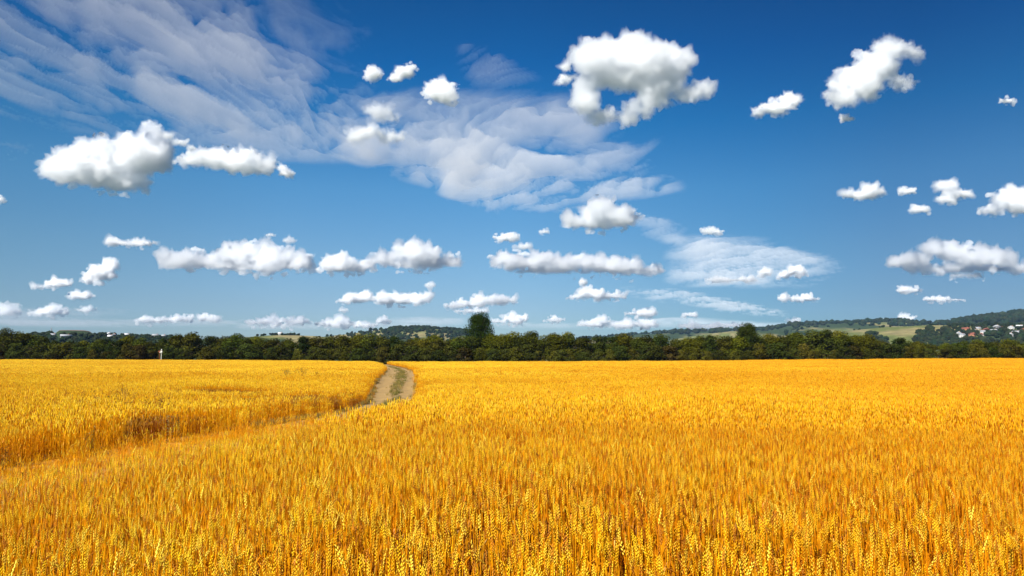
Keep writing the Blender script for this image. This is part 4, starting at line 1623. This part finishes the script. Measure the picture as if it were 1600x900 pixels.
cirrus('wide streaky veil of thin cloud filling the upper left corner of the sky', -60, 600, -60, 262, 2.6,
       [(60, 20, 260, 80, 8, 1.1), (60, 95, 180, 45, -4, .9), (300, 80, 230, 100, 10, .6), (400, 150, 170, 60, 12, .85), (470, 215, 150, 45, 14, .5), (150, 150, 220, 45, 8, .45), (-20, 240, 60, 20, 0, .4)],
       9000, 1 / 2700.0, 11, (0.9, 0.6), -8, 620.0, 0.41, None, 0.9, 1.2, 0.60, 0.20, 2.3, 1.5)
cirrus('wing-shaped thin veil across the centre of the sky with a crisp lower edge', 480, 1080, 130, 352, 2.4,
       [(640, 235, 120, 48, 18, .95), (760, 275, 130, 50, 22, 1.0), (860, 290, 150, 40, 0, .95), (740, 190, 170, 45, 8, .55), (900, 210, 120, 50, 10, .45), (560, 225, 70, 45, 0, .5), (980, 300, 90, 16, 2, .5)],
       9000, 1 / 3000.0, 23, (0.8, 0.5), 20, 650.0, 0.36,
       [(480, 232), (540, 256), (600, 281), (660, 294), (720, 326), (770, 338), (850, 337), (1000, 314), (1080, 302)], 1.1, 0.8, 0.55)
cirrus('pale hump-shaped veil over the two small puffs in the right sky', 1030, 1330, 362, 456, 2.0,
       [(1110, 400, 60, 28, 0, 1.0), (1170, 415, 80, 28, 8, .9), (1220, 405, 80, 14, 6, .7), (1120, 435, 70, 14, 0, .7)],
       9000, 1 / 6000.0, 37, (0.9, 0.5), 10, 540.0, 0.34, None, 0.9, 0.8, 0.55, 0.25, 1.7, 1.5)
cirrus('faint slanting streaks of cloud low between centre and right', 960, 1240, 440, 504, 2.0,
       [(1070, 466, 90, 8, 6, .9), (1150, 480, 80, 8, 8, .8), (1030, 456, 60, 6, 4, .6)],
       4500, 1 / 4500.0, 41, (0.7, 0.4), 10, 240.0)
cirrus('very faint wisp high above the centre veil', 700, 860, 66, 150, 2.4,
       [(750, 95, 40, 30, 50, .55), (790, 122, 70, 26, 18, .45)],
       9000, 1 / 4500.0, 53, (2.4, 1.0), 40, 560.0, 0.42)
cirrus('thin pale veil between the dome-shaped cloud and the right veil', 960, 1090, 330, 392, 2.2,
       [(1020, 350, 46, 12, 10, .6), (1040, 372, 40, 10, 14, .5)],
       9000, 1 / 5500.0, 59, (0.8, 0.5), 10, 560.0)

cirrus('thin pale layer of cloud low over the left end of the tree belt', -40, 420, 470, 516, 2.0,
       [(20, 492, 90, 12, 0, .9), (130, 488, 90, 7, 0, .6), (60, 506, 140, 6, 0, .9), (290, 504, 110, 6, 0, .8), (200, 511, 160, 5, 0, .7)],
       820, 1 / 1500.0, 67, (0.22, 0.08), 0, 62.0, 0.36, None, 1.0, 0.25, 0.42, 0.25, 1.5)
cirrus('thin pale layer of cloud just above the trees left of the tall tree', 360, 740, 486, 520, 2.0,
       [(440, 511, 100, 5, 0, .9), (580, 508, 90, 6, 0, .9), (680, 500, 60, 6, 0, .7), (640, 514, 100, 4, 0, .7)],
       820, 1 / 1500.0, 71, (0.22, 0.08), 0, 62.0, 0.36, None, 1.0, 0.25, 0.42, 0.25, 1.5)
cirrus('thin pale cloud layer lying low between the tallest and the second-tallest tree', 760, 1260, 484, 518, 2.0,
       [(850, 509, 90, 5, 0, .7), (980, 514, 120, 4, 0, .9), (1130, 508, 110, 5, 0, .9), (1050, 500, 70, 4, 0, .6), (1200, 512, 60, 4, 0, .7)],
       820, 1 / 1500.0, 73, (0.22, 0.08), 0, 62.0, 0.36, None, 1.0, 0.25, 0.42, 0.25, 1.5)

# ------------------------------------------------------------------ the air between here and the hills
ac = Acc()
box(ac, -6900, 6900, -6900, 6900, -12, 430)
m, n, out = new_mat('hazy air')
v_ = N(n, 'VolumePrincipled')
v_.inputs['Color'].default_value = (0.36, 0.62, 1.0, 1)
v_.inputs['Density'].default_value = 3.4e-5
n.links.new(v_.outputs[0], out.inputs['Volume'])
tag(link('haze', ac.mesh('haze', m)), kind='stuff', label='thin bluish haze filling the air over the land')
